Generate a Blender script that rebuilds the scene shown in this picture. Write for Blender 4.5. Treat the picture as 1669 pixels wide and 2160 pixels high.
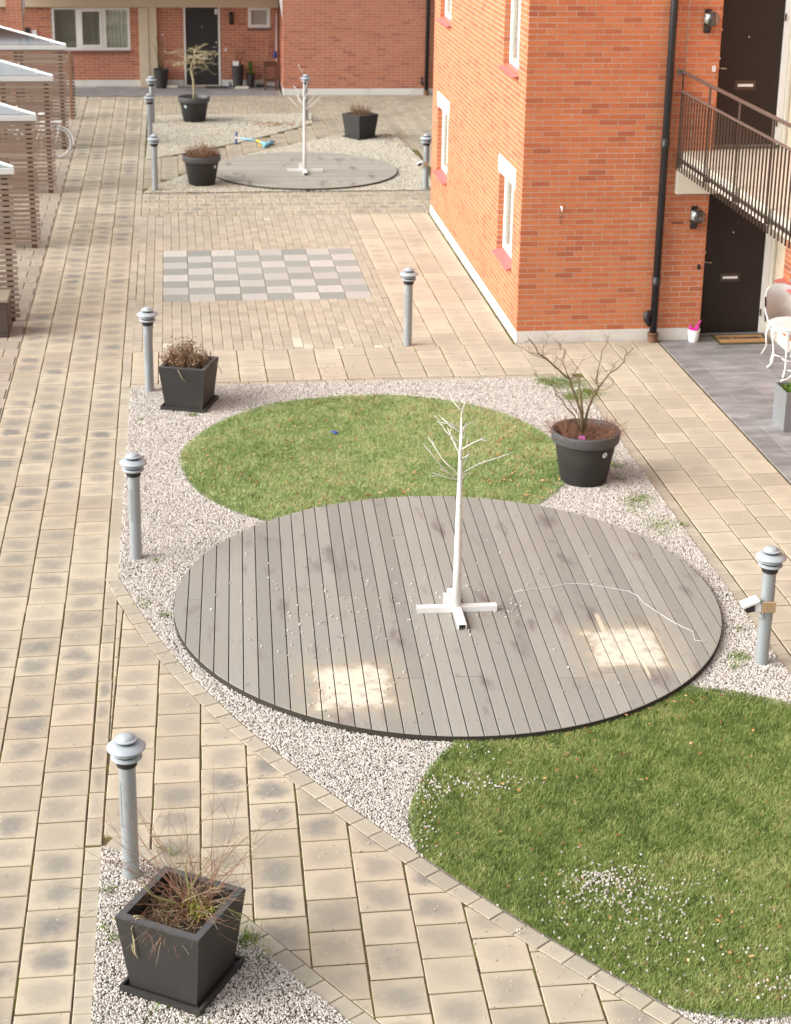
import bpy, math, random
import numpy as np
from mathutils import Vector, Matrix
random.seed(7); NR = np.random.default_rng(7)
scene = bpy.context.scene
col = scene.collection
for o in list(bpy.data.objects): bpy.data.objects.remove(o)

# ------------------------------------------------------------------ camera
FPX, PITCH, YAW, ROLL, CAMH, PCX, PCY = 3611.81, .3193, .1319, .0168, 7.0185, 834.5, 808.9
PW, PH = 1669, 2160
_cy, _sy, _cp, _sp = math.cos(YAW), math.sin(YAW), math.cos(PITCH), math.sin(PITCH)
FWD = np.array([_sy*_cp, _cy*_cp, -_sp]); _rt = np.array([_cy, -_sy, 0.0]); _up = np.cross(_rt, FWD)
RGT = math.cos(ROLL)*_rt + math.sin(ROLL)*_up; UPV = -math.sin(ROLL)*_rt + math.cos(ROLL)*_up
CAM = np.array([0, 0, CAMH])
cam = bpy.data.cameras.new('camera'); camo = bpy.data.objects.new('camera', cam); col.objects.link(camo)
camo.matrix_world = Matrix(((RGT[0], UPV[0], -FWD[0], 0), (RGT[1], UPV[1], -FWD[1], 0), (RGT[2], UPV[2], -FWD[2], CAMH), (0, 0, 0, 1)))
cam.sensor_fit = 'VERTICAL'; cam.sensor_height = 36; cam.lens = FPX/PH*36
cam.shift_y = -(PH/2-PCY)/PH; cam.clip_start = .1; cam.clip_end = 2000
cam.dof.use_dof = True; cam.dof.focus_distance = 13.5; cam.dof.aperture_fstop = 3.0
scene.camera = camo
scene.render.resolution_x = 791; scene.render.resolution_y = 1024
# ------------------------------------------------------------------ world, sun, exposure
SUN = Vector((-.95, -.12, .60)).normalized()
w = bpy.data.worlds.new('World'); scene.world = w; w.use_nodes = True
nt = w.node_tree; nt.nodes.clear()
sky = nt.nodes.new('ShaderNodeTexSky'); sky.sky_type = 'NISHITA'; sky.sun_disc = False
sky.sun_elevation = math.asin(SUN.z); sky.sun_rotation = math.atan2(SUN.x, SUN.y)
sky.air_density = 1.0; sky.dust_density = 5.0; sky.ozone_density = 1.0
hs = nt.nodes.new('ShaderNodeHueSaturation'); hs.inputs['Saturation'].default_value = .18
bg = nt.nodes.new('ShaderNodeBackground'); bg.inputs[1].default_value = .15
wo = nt.nodes.new('ShaderNodeOutputWorld')
nt.links.new(sky.outputs[0], hs.inputs['Color']); nt.links.new(hs.outputs[0], bg.inputs[0]); nt.links.new(bg.outputs[0], wo.inputs[0])
sl = bpy.data.lights.new('sun', 'SUN'); sl.energy = 1.4; sl.angle = math.radians(65); sl.color = (1, .975, .93)
so = bpy.data.objects.new('sun', sl); col.objects.link(so); so.rotation_euler = SUN.to_track_quat('Z', 'Y').to_euler(); so.location = (-20, -10, 30)
scene.view_settings.view_transform = 'Standard'; scene.view_settings.look = 'None'
scene.view_settings.exposure = .93; scene.view_settings.gamma = 1; scene.view_settings.use_curve_mapping = False

# ------------------------------------------------------------------ pixel helpers (photo pixel -> place on a known plane)
def ray(x, y): return RGT*((x-PCX)/FPX) - UPV*((y-PCY)/FPX) + FWD
def U(x, y, z=0.0):
    d = ray(x, y); t = (z-CAMH)/d[2]; return CAM+t*d
def onY(x, y, Y):
    d = ray(x, y); return CAM+d*(Y/d[1])
def onX(x, y, X):
    d = ray(x, y); return CAM+d*(X/d[0])
def proj(p):
    q = np.asarray(p, float)-CAM; z = q@FWD
    return PCX+FPX*(q@RGT)/z, PCY-FPX*(q@UPV)/z
def inframe(x, y, z=0, m=20):
    a, b = proj((x, y, z)); return -m < a < PW+m and -m < b < PH+m
def zoom(ox, oy, s, pts): return [(ox+a/s, oy+b/s) for a, b in pts]

# ------------------------------------------------------------------ mesh builder
class MB:
    def __init__(s): s.v = []; s.f = []; s.uv = []; s.sm = []
    def add(s, vs, fs, uvs=None, smooth=False):
        n = len(s.v); s.v += [tuple(map(float, p)) for p in vs]
        for i, f in enumerate(fs):
            s.f.append(tuple(n+k for k in f)); s.sm.append(smooth)
            s.uv += (uvs[i] if uvs else [(0., 0.)]*len(f))
    def box(s, x0, x1, y0, y1, z0, z1):
        v = [(x0,y0,z0),(x1,y0,z0),(x1,y1,z0),(x0,y1,z0),(x0,y0,z1),(x1,y0,z1),(x1,y1,z1),(x0,y1,z1)]
        s.add(v, [(0,3,2,1),(4,5,6,7),(0,1,5,4),(1,2,6,5),(2,3,7,6),(3,0,4,7)])
        return s
    def bbox(s, x0, x1, y0, y1, z0, z1, b=.004):
        """box with chamfered edges"""
        X, Y, Z = (x0, x1), (y0, y1), (z0, z1)
        vs = []; idx = {}
        for i in (0, 1):
            for j in (0, 1):
                for k in (0, 1):
                    sx, sy, sz = (1-2*i)*b, (1-2*j)*b, (1-2*k)*b
                    for ax in range(3):
                        p = [X[i]+sx, Y[j]+sy, Z[k]+sz]; p[ax] = (X[i], Y[j], Z[k])[ax]
                        idx[(i,j,k,ax)] = len(vs); vs.append(p)
        fs = []
        for ax in range(3):
            a, c = [(1,2),(2,0),(0,1)][ax]
            for e in (0, 1):
                q = []
                for (m, n) in ((0,0),(1,0),(1,1),(0,1)):
                    t = [0,0,0]; t[ax] = e; t[a] = m; t[c] = n; q.append(idx[(*t, ax)])
                fs.append(tuple(q if e else q[::-1]))
        for ax in range(3):
            a, c = [(1,2),(2,0),(0,1)][ax]
            for m in (0, 1):
                for n in (0, 1):
                    t0 = [0,0,0]; t0[a] = m; t0[c] = n; t1 = list(t0); t1[ax] = 1
                    q = [idx[(*t0, a)], idx[(*t1, a)], idx[(*t1, c)], idx[(*t0, c)]]
                    fs.append(tuple(q if (m == n) else q[::-1]))
        for i in (0, 1):
            for j in (0, 1):
                for k in (0, 1):
                    q = [idx[(i,j,k,0)], idx[(i,j,k,1)], idx[(i,j,k,2)]]
                    fs.append(tuple(q if (i+j+k) % 2 == 1 else q[::-1]))
        s.add(vs, fs); return s
    def prism(s, poly, z0, z1, b=.004, uvbox=None):
        """flat piece: polygon (counter-clockwise) with a chamfered top edge"""
        P = [np.array(p[:2], float) for p in poly]; n = len(P)
        if sum(P[i][0]*P[(i+1)%n][1]-P[(i+1)%n][0]*P[i][1] for i in range(n)) < 0: P = P[::-1]
        I = []
        for i in range(n):
            a, c, d = P[i-1], P[i], P[(i+1)%n]
            e1 = (c-a)/(np.linalg.norm(c-a)+1e-9); e2 = (d-c)/(np.linalg.norm(d-c)+1e-9)
            n1 = np.array([-e1[1], e1[0]]); n2 = np.array([-e2[1], e2[0]])
            m = n1+n2; m = m/max(1e-6, m@m)*2
            L = np.linalg.norm(m)
            if L > 2.5: m = m*2.5/L
            I.append(c+m*b)
        vs = [(p[0],p[1],z0) for p in P]+[(p[0],p[1],z1-b*.8) for p in P]+[(p[0],p[1],z1) for p in I]
        if uvbox is None:
            xs = [p[0] for p in P]; ys = [p[1] for p in P]; uvbox = (min(xs), max(xs), min(ys), max(ys))
        def uv(p): return (2*(p[0]-uvbox[0])/(uvbox[1]-uvbox[0]+1e-9)-1, 2*(p[1]-uvbox[2])/(uvbox[3]-uvbox[2]+1e-9)-1)
        fs = []; us = []
        for i in range(n):
            j = (i+1) % n
            fs.append((i, j, n+j, n+i)); us.append([uv(vs[i]), uv(vs[j]), uv(vs[j]), uv(vs[i])])
            fs.append((n+i, n+j, 2*n+j, 2*n+i)); us.append([uv(vs[k]) for k in (n+i, n+j, 2*n+j, 2*n+i)])
        fs.append(tuple(range(2*n, 3*n))); us.append([uv(vs[k]) for k in range(2*n, 3*n)])
        s.add(vs, fs, us); return s
    def slab(s, poly, z0, z1):
        """closed prism, no chamfer"""
        n = len(poly); P = [tuple(p[:2]) for p in poly]
        if sum(P[i][0]*P[(i+1)%n][1]-P[(i+1)%n][0]*P[i][1] for i in range(n)) < 0: P = P[::-1]
        vs = [(*p, z0) for p in P]+[(*p, z1) for p in P]
        s.add(vs, [tuple(range(n))[::-1], tuple(range(n, 2*n))]+[(i, (i+1)%n, n+(i+1)%n, n+i) for i in range(n)]); return s
    def tube(s, pts, r, n=6, caps=True, smooth=True):
        pts = [np.array(p, float) for p in pts]; m = len(pts)
        rs = r if hasattr(r, '__len__') else [r]*m
        vs = []; ref = None
        for i in range(m):
            t = pts[min(i+1, m-1)]-pts[max(i-1, 0)]; t = t/(np.linalg.norm(t)+1e-9)
            if ref is None: ref = np.array([0,0,1.]) if abs(t[2]) < .9 else np.array([1.,0,0])
            a = np.cross(t, ref); a /= (np.linalg.norm(a)+1e-9); b = np.cross(t, a); ref = -b if False else ref
            for k in range(n):
                an = 2*math.pi*k/n; vs.append(pts[i]+rs[i]*(math.cos(an)*a+math.sin(an)*b))
        fs = [(i*n+k, i*n+(k+1)%n, (i+1)*n+(k+1)%n, (i+1)*n+k) for i in range(m-1) for k in range(n)]
        s.add(vs, [f[::-1] for f in fs], None, smooth)
        if caps: s.f.append(tuple(len(s.v)-n*m+k for k in range(n))); s.sm.append(False); s.uv += [(0.,0.)]*n; s.f.append(tuple(len(s.v)-n+k for k in range(n))[::-1]); s.sm.append(False); s.uv += [(0.,0.)]*n
        return s
    def lathe(s, prof, n=32, c=(0,0,0), smooth=True):
        """prof: list of (r, z); a repeated point makes a sharp edge"""
        vs = []; m = len(prof)
        for r, z in prof:
            for k in range(n):
                an = 2*math.pi*k/n; vs.append((c[0]+r*math.cos(an), c[1]+r*math.sin(an), c[2]+z))
        fs = [(i*n+k, i*n+(k+1)%n, (i+1)*n+(k+1)%n, (i+1)*n+k) for i in range(m-1) for k in range(n) if prof[i] != prof[i+1]]
        s.add(vs, fs, None, smooth); return s
    def mesh(s, name):
        me = bpy.data.meshes.new(name); me.from_pydata(s.v, [], s.f)
        ul = me.uv_layers.new(name='UVMap'); ul.data.foreach_set('uv', np.array(s.uv, 'f').ravel())
        me.polygons.foreach_set('use_smooth', s.sm); me.update(); return me
    def build(s, name, mat, parent=None, **kw):
        return link(name, s.mesh(name), mat, parent, **kw)

def link(name, me, mat=None, parent=None, **kw):
    if mat is not None and not me.materials: me.materials.append(mat)
    o = bpy.data.objects.new(name, me); col.objects.link(o)
    if parent is not None: o.parent = parent
    for k, v in kw.items(): o[k] = v
    return o
def tag(o, label, cat, group=None):
    o['label'] = label; o['category'] = cat
    if group: o['group'] = group
    return o
def thing(name, label, cat, loc=(0,0,0), rz=0, group=None):
    o = bpy.data.objects.new(name, None); col.objects.link(o); o.location = loc; o.rotation_euler = (0,0,rz); o.empty_display_size = .1
    return tag(o, label, cat, group)
def copy_tree(o, parent=None):
    c = o.copy(); col.objects.link(c); c.parent = parent
    for ch in [x for x in bpy.data.objects if x.parent == o]: copy_tree(ch, c)
    return c
def rot2(p, a): return (p[0]*math.cos(a)-p[1]*math.sin(a), p[0]*math.sin(a)+p[1]*math.cos(a))

# ------------------------------------------------------------------ materials
class NT:
    def __init__(s, name):
        s.m = bpy.data.materials.new(name); s.m.use_nodes = True; s.t = s.m.node_tree; s.t.nodes.clear()
        s.out = s.n('ShaderNodeOutputMaterial'); s.b = s.n('ShaderNodeBsdfPrincipled'); s.l(s.b.outputs[0], s.out.inputs[0])
    def n(s, t, **kw):
        x = s.t.nodes.new(t)
        for k, v in kw.items(): setattr(x, k, v)
        return x
    def l(s, a, b): s.t.links.new(a, b)
    def val(s, sock, v):
        if isinstance(v, (int, float)): sock.default_value = v
        elif isinstance(v, tuple): sock.default_value = (*v, 1) if len(v) == 3 and sock.type == 'RGBA' else v
        else: s.l(v, sock)
    def math(s, op, a, b=0.0, c=0.0, clamp=False):
        x = s.n('ShaderNodeMath', operation=op, use_clamp=clamp); s.val(x.inputs[0], a); s.val(x.inputs[1], b); s.val(x.inputs[2], c); return x.outputs[0]
    def mix(s, f, a, b, mode='MIX'):
        x = s.n('ShaderNodeMix', data_type='RGBA', blend_type=mode); s.val(x.inputs[0], f); s.val(x.inputs[6], a); s.val(x.inputs[7], b); return x.outputs[2]
    def noise(s, vec, scale, detail=3, rough=.55, w=None):
        x = s.n('ShaderNodeTexNoise'); x.inputs['Scale'].default_value = scale; x.inputs['Detail'].default_value = detail; x.inputs['Roughness'].default_value = rough
        if vec is not None: s.l(vec, x.inputs['Vector'])
        return x.outputs[0]
    def vor(s, vec, scale, feature='F1', rnd=1.0):
        x = s.n('ShaderNodeTexVoronoi', feature=feature); x.inputs['Scale'].default_value = scale; x.inputs['Randomness'].default_value = rnd
        if vec is not None: s.l(vec, x.inputs['Vector'])
        return x
    def ramp(s, f, stops, interp='LINEAR'):
        x = s.n('ShaderNodeValToRGB'); x.color_ramp.interpolation = interp; e = x.color_ramp.elements
        while len(e) < len(stops): e.new(.5)
        for i, (p, c) in enumerate(stops):
            e[i].position = p; e[i].color = (*c, 1) if isinstance(c, tuple) else (c, c, c, 1)
        s.val(x.inputs[0], f); return x.outputs[0]
    def ss(s, v, lo, hi):
        x = s.n('ShaderNodeMapRange', interpolation_type='SMOOTHSTEP'); s.val(x.inputs[0], v); x.inputs[1].default_value = lo; x.inputs[2].default_value = hi; return x.outputs[0]
    def pos(s): return s.n('ShaderNodeNewGeometry').outputs['Position']
    def obj(s): return s.n('ShaderNodeTexCoord').outputs['Object']
    def uv(s): return s.n('ShaderNodeTexCoord').outputs['UV']
    def rnd(s):
        a = s.n('ShaderNodeObjectInfo').outputs['Random']; b = s.n('ShaderNodeNewGeometry').outputs['Random Per Island']
        return s.math('FRACT', s.math('ADD', a, b))
    def sep(s, v):
        x = s.n('ShaderNodeSeparateXYZ'); s.l(v, x.inputs[0]); return x.outputs
    def comb(s, a, b, c):
        x = s.n('ShaderNodeCombineXYZ'); s.val(x.inputs[0], a); s.val(x.inputs[1], b); s.val(x.inputs[2], c); return x.outputs[0]
    def vmul(s, v, t):
        x = s.n('ShaderNodeVectorMath', operation='MULTIPLY'); s.l(v, x.inputs[0]); x.inputs[1].default_value = t; return x.outputs[0]
    def vadd(s, v, t):
        x = s.n('ShaderNodeVectorMath', operation='ADD'); s.l(v, x.inputs[0]); s.val(x.inputs[1], t); return x.outputs[0]
    def bump(s, h, strength=.3, dist=.01):
        x = s.n('ShaderNodeBump'); x.inputs['Strength'].default_value = strength; x.inputs['Distance'].default_value = dist; s.l(h, x.inputs['Height']); s.l(x.outputs[0], s.b.inputs['Normal'])
    def done(s, color=None, rough=.7, metal=0.0, spec=.4, **kw):
        if color is not None: s.val(s.b.inputs['Base Color'], color)
        s.val(s.b.inputs['Roughness'], rough); s.val(s.b.inputs['Metallic'], metal); s.b.inputs['Specular IOR Level'].default_value = spec
        for k, v in kw.items(): s.val(s.b.inputs[k], v)
        return s.m

def simple(name, c, rough=.6, metal=0.0, spec=.4, var=.12, scale=14, bump=0.0, dirt=None):
    t = NT(name); p = t.obj(); n = t.noise(p, scale, 4)
    k = t.math('ADD', 1-var, t.math('MULTIPLY', n, 2*var)); cc = t.mix(1.0, c, t.comb(k, k, k), 'MULTIPLY')
    if dirt: cc = t.mix(t.math('MULTIPLY', t.ss(t.noise(t.pos(), 2.3, 5), .5, .75), dirt[1]), cc, dirt[0])
    if bump: t.bump(t.noise(p, scale*6, 3), bump, .004)
    return t.done(cc, t.math('ADD', rough-.06, t.math('MULTIPLY', n, .12)), metal, spec)

def slab_mat(name, light, grey, stain, specks=.5, pink=.35, far=False):
    """cast concrete slabs: pale rim, grey worn middle, lichen specks"""
    t = NT(name); uv = t.uv(); r = t.rnd(); P = t.pos(); off = t.comb(t.math('MULTIPLY', r, 37.), t.math('MULTIPLY', r, 91.), 0.)
    pv = t.vadd(P, off)
    x, y, _ = t.sep(uv); x = t.math('ABSOLUTE', x); y = t.math('ABSOLUTE', y)
    d = t.math('POWER', t.math('ADD', t.math('POWER', x, 3.), t.math('POWER', y, 3.)), .333)
    d = t.math('ADD', d, t.math('MULTIPLY', t.math('SUBTRACT', t.noise(pv, 5, 6, .62), .5), 1.5))
    m = t.math('SUBTRACT', 1., t.ss(d, .22, 1.10))
    reg = t.ss(t.noise(P, .7, 2), .3, .7)
    amt = t.math('MULTIPLY', m, t.math('MULTIPLY', t.math('ADD', .55, t.math('MULTIPLY', reg, .5)), t.math('ADD', stain*.38, t.math('MULTIPLY', r, stain*.6))), clamp=True)
    big = t.ss(t.noise(P, .55, 3), .38, .68)
    base = t.mix(t.math('MULTIPLY', big, pink), light, (light[0]*.97, light[1]*.86, light[2]*.84))
    k = t.math('ADD', .86, t.math('MULTIPLY', t.math('FRACT', t.math('MULTIPLY', r, 7.31)), .24)); base = t.mix(1., base, t.comb(k, k, k), 'MULTIPLY')
    c = t.mix(amt, base, grey)
    g = t.noise(P, 160, 2, .7); c = t.mix(t.math('MULTIPLY', t.ss(g, .58, .8), .35), c, (light[0]*.55, light[1]*.5, light[2]*.45))
    g2 = t.noise(pv, 26, 3); c = t.mix(t.math('MULTIPLY', t.ss(g2, .45, .8), .18), c, (light[0]*1.15, light[1]*1.12, light[2]*1.08))
    if specks:
        v = t.vor(P, 34); keep = t.math('GREATER_THAN', t.sep(v.outputs['Color'])[0], 1-.16*specks)
        sp = t.math('MULTIPLY', t.math('LESS_THAN', v.outputs['Distance'], .17), keep)
        sp = t.math('MULTIPLY', sp, t.ss(t.noise(P, 1.1, 2), .45, .6)); c = t.mix(t.math('MULTIPLY', sp, .75), c, (.66, .62, .54))
        v2 = t.vor(P, 21); k2 = t.math('GREATER_THAN', t.sep(v2.outputs['Color'])[1], .965)
        c = t.mix(t.math('MULTIPLY', t.math('MULTIPLY', t.math('LESS_THAN', v2.outputs['Distance'], .13), k2), .7), c, (.07, .06, .045))
    t.bump(t.math('ADD', g, t.math('MULTIPLY', g2, .5)), .25, .003)
    return t.done(c, t.math('SUBTRACT', .92, t.math('MULTIPLY', amt, .1)), 0., .3)

M = {}
M['slab'] = slab_mat('cast_concrete_slab', (.425, .366, .274), (.19, .178, .157), 1.1, .9)
M['slab_right'] = slab_mat('cast_concrete_slab_pale', (.455, .396, .303), (.315, .278, .225), .75, .2, .35)
M['slab_far'] = slab_mat('cast_concrete_slab_worn', (.365, .312, .23), (.18, .168, .147), 1.0, .3)
M['slab_pink'] = slab_mat('cast_concrete_slab_rose', (.365, .315, .25), (.25, .22, .185), .8, .3, .5)
M['paver'] = slab_mat('small_concrete_paver', (.41, .362, .28), (.29, .265, .222), .7, .4)
M['chess_light'] = slab_mat('pale_chess_slab', (.415, .402, .37), (.34, .33, .305), .5, .2, .0)
M['chess_dark'] = slab_mat('grey_chess_slab', (.275, .282, .255), (.235, .242, .22), .5, 1.6, .0)
M['paver_pale'] = slab_mat('pale_paver', (.52, .475, .385), (.42, .385, .31), .2, .2, .1)

def mk_joint():
    t = NT('mossy_joint_sand'); P = t.pos(); a = t.noise(P, 5, 4); b = t.noise(P, 60, 3)
    c = t.mix(t.ss(a, .42, .62), (.085, .062, .035), (.13, .125, .026)); c = t.mix(t.ss(b, .6, .85), c, (.24, .20, .11))
    t.bump(b, .6, .01); return t.done(c, .95, 0., .2)
M['joint'] = mk_joint()
def mk_soil():
    t = NT('dark_soil'); P = t.pos(); b = t.noise(P, 55, 5); c = t.ramp(b, [(.3, (.018, .011, .007)), (.6, (.06, .036, .02)), (.8, (.13, .085, .045))])
    t.bump(b, 1., .03); return t.done(c, .95, 0., .2)
M['soil'] = mk_soil()
def mk_brick(name, a, b, c, d):
    t = NT(name); r = t.rnd(); P = t.pos()
    cc = t.ramp(r, [(0., a), (.5, b), (.86, c), (1., d)])
    n = t.noise(P, 9, 5); f = t.noise(P, 90, 3)
    cc = t.mix(t.math('MULTIPLY', t.ss(n, .42, .75), .35), cc, (b[0]*.72, b[1]*.66, b[2]*.66)); cc = t.mix(t.math('MULTIPLY', t.ss(f, .55, .8), .3), cc, (b[0]*1.25, b[1]*1.5, b[2]*1.7))
    t.bump(t.math('ADD', f, n), .35, .004); return t.done(cc, .72, 0., .55)
M['brick'] = mk_brick('orange_red_brick', (.535, .185, .074), (.51, .166, .064), (.465, .142, .055), (.365, .103, .044))
M['brick_far'] = mk_brick('red_brick_far', (.47, .175, .095), (.44, .155, .085), (.40, .135, .075), (.31, .10, .06))  # less saturated than the near brick: distance haze is put into the colour
def mk_mortar():
    t = NT('lime_mortar'); P = t.pos(); n = t.noise(P, 70, 3); b = t.noise(P, 1.2, 4)
    c = t.mix(n, (.42, .33, .27), (.58, .48, .41)); c = t.mix(t.math('MULTIPLY', t.ss(b, .5, .7), .5), c, (.68, .57, .50)); t.bump(n, .4, .004); return t.done(c, .92, 0., .2)
M['mortar'] = mk_mortar()
M['white_render'] = simple('white_rendered_plinth', (.66, .64, .60), .85, var=.07, scale=5, bump=.2, dirt=((.40, .36, .26), .45))
M['cream'] = simple('cream_concrete', (.60, .50, .37), .8, var=.06, scale=4, bump=.1, dirt=((.42, .36, .27), .3))
M['cream_pale'] = simple('pale_cream_paint', (.62, .58, .48), .7, var=.05, scale=4, dirt=((.45, .41, .32), .2))
M['white'] = simple('white_paint', (.72, .71, .69), .45, var=.04)
M['white_metal'] = simple('white_enamel', (.72, .71, .69), .4, var=.05, dirt=((.55, .45, .3), .25))
M['door'] = None
def mk_door():
    t = NT('dark_stained_door'); P = t.pos(); x, y, z = t.sep(P); g = t.noise(t.vmul(P, (40, 40, 1.3)), 3, 4)
    c = t.mix(g, (.013, .009, .007), (.026, .017, .014)); t.bump(g, .2, .003); return t.done(c, .5, 0., .35)
M['door'] = mk_door()
M['black'] = simple('black_plastic', (.022, .021, .021), .55, var=.1)
M['anthracite'] = simple('anthracite_planter', (.030, .028, .026), .62, var=.15, scale=5, dirt=((.075, .068, .05), .35))
M['anthracite_rim'] = simple('anthracite_rim', (.075, .074, .075), .55, var=.12, scale=6, dirt=((.11, .10, .085), .4))
M['pipe'] = simple('black_rain_pipe', (.02, .02, .022), .4, var=.15, scale=3)
M['rust'] = simple('rusty_pipe_foot', (.16, .085, .045), .85, var=.3, scale=30, bump=.4)
M['lamp_grey'] = simple('grey_powder_coat', (.30, .325, .335), .45, metal=.2, var=.08, scale=6, dirt=((.27, .27, .24), .35))
M['lamp_pale'] = simple('pale_grey_powder_coat', (.37, .405, .43), .45, metal=.1, var=.07, scale=8, dirt=((.36, .35, .31), .35))
M['hatch'] = simple('grey_hatch', (.26, .28, .275), .5, metal=.2, var=.08)
M['railing'] = simple('brown_railing', (.075, .056, .045), .38, metal=.35, var=.12)
M['handrail'] = simple('brown_handrail', (.17, .12, .10), .35, metal=.3, var=.12)
M['slate'] = None
def mk_slate():
    t = NT('slate_tile'); P = t.pos(); r = t.rnd(); n = t.noise(t.vmul(P, (1., 2.6, 1.)), 2.4, 5); s2 = t.noise(t.vmul(P, (1., 6., 1.)), 5, 5)
    c = t.ramp(n, [(.3, (.165, .16, .165)), (.55, (.25, .24, .242)), (.75, (.35, .335, .33))]); k = t.math('ADD', .85, t.math('MULTIPLY', r, .3)); c = t.mix(1., c, t.comb(k, k, k), 'MULTIPLY')
    c = t.mix(t.math('MULTIPLY', t.ss(s2, .62, .75), .3), c, (.36, .33, .30)); t.bump(s2, .5, .008); return t.done(c, .62, 0., .4)
M['slate'] = mk_slate()
M['grout'] = simple('pale_grout', (.36, .32, .26), .9, var=.2, scale=20)
M['red_sill'] = simple('red_metal_sill', (.50, .13, .12), .4, spec=.6, var=.08, scale=5)
M['sill_brown'] = simple('brown_sill', (.20, .085, .07), .6)
def mk_glass(name, tint, rough, glossy):
    t = NT(name); tr = t.n('ShaderNodeBsdfTransparent'); tr.inputs[0].default_value = (*tint, 1); gl = t.n('ShaderNodeBsdfGlossy'); gl.inputs['Roughness'].default_value = rough; gl.inputs[0].default_value = (.95, .97, .96, 1)
    lw = t.n('ShaderNodeLayerWeight'); lw.inputs[0].default_value = .35; mx = t.n('ShaderNodeMixShader')
    t.l(t.math('ADD', glossy, t.math('MULTIPLY', lw.outputs['Fresnel'], .55), clamp=True), mx.inputs[0]); t.l(tr.outputs[0], mx.inputs[1]); t.l(gl.outputs[0], mx.inputs[2]); t.l(mx.outputs[0], t.out.inputs[0]); return t.m
M['glass'] = mk_glass('clear_glass', (.88, .92, .9), .02, .10)
M['roof_glass'] = mk_glass('roof_glass', (.84, .88, .84), .08, .16)
M['pane_dark'] = simple('dark_window_pane', (.045, .042, .04), .08, spec=.6, var=.2, scale=2)
def mk_blind():
    t = NT('drawn_blind'); P = t.pos(); z = t.sep(P)[2]; s_ = t.math('SINE', t.math('MULTIPLY', z, 125.)); c = t.mix(t.ss(s_, -.4, .6), (.27, .24, .21), (.42, .375, .335)); return t.done(c, .5)
M['blind'] = mk_blind()
def mk_curtain():
    t = NT('net_curtain'); P = t.pos(); x = t.sep(P)[0]; s_ = t.math('SINE', t.math('ADD', t.math('MULTIPLY', x, 60.), t.math('MULTIPLY', t.noise(P, 3), 9.))); c = t.mix(t.ss(s_, -.8, .8), (.46, .43, .37), (.66, .61, .54)); return t.done(c, .8)
M['curtain'] = mk_curtain()
def mk_slat():
    t = NT('weathered_brown_slat'); P = t.pos(); r = t.rnd(); g = t.noise(t.vmul(P, (2.2, 30, 30)), 2.5, 4)
    a = t.ramp(r, [(0., (.25, .175, .13)), (.4, (.33, .245, .19)), (.7, (.28, .22, .18)), (1., (.42, .335, .26))]); c = t.mix(t.math('MULTIPLY', g, .6), a, (.11, .075, .055)); t.bump(g, .3, .004); return t.done(c, .8, 0., .25)
M['slat'] = mk_slat()
M['slat_post'] = simple('brown_post', (.105, .058, .035), .8, var=.25, scale=8)
M['tan_post'] = simple('tan_post', (.26, .145, .085), .8, var=.2, scale=8)
M['gutter'] = simple('galvanised_white_edge', (.62, .64, .64), .4, metal=.15, var=.08)
M['brown_plastic'] = simple('brown_plastic_box', (.075, .055, .047), .6, var=.12)
M['taupe_plastic'] = simple('taupe_plastic_lid', (.26, .22, .165), .6, var=.12)
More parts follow.
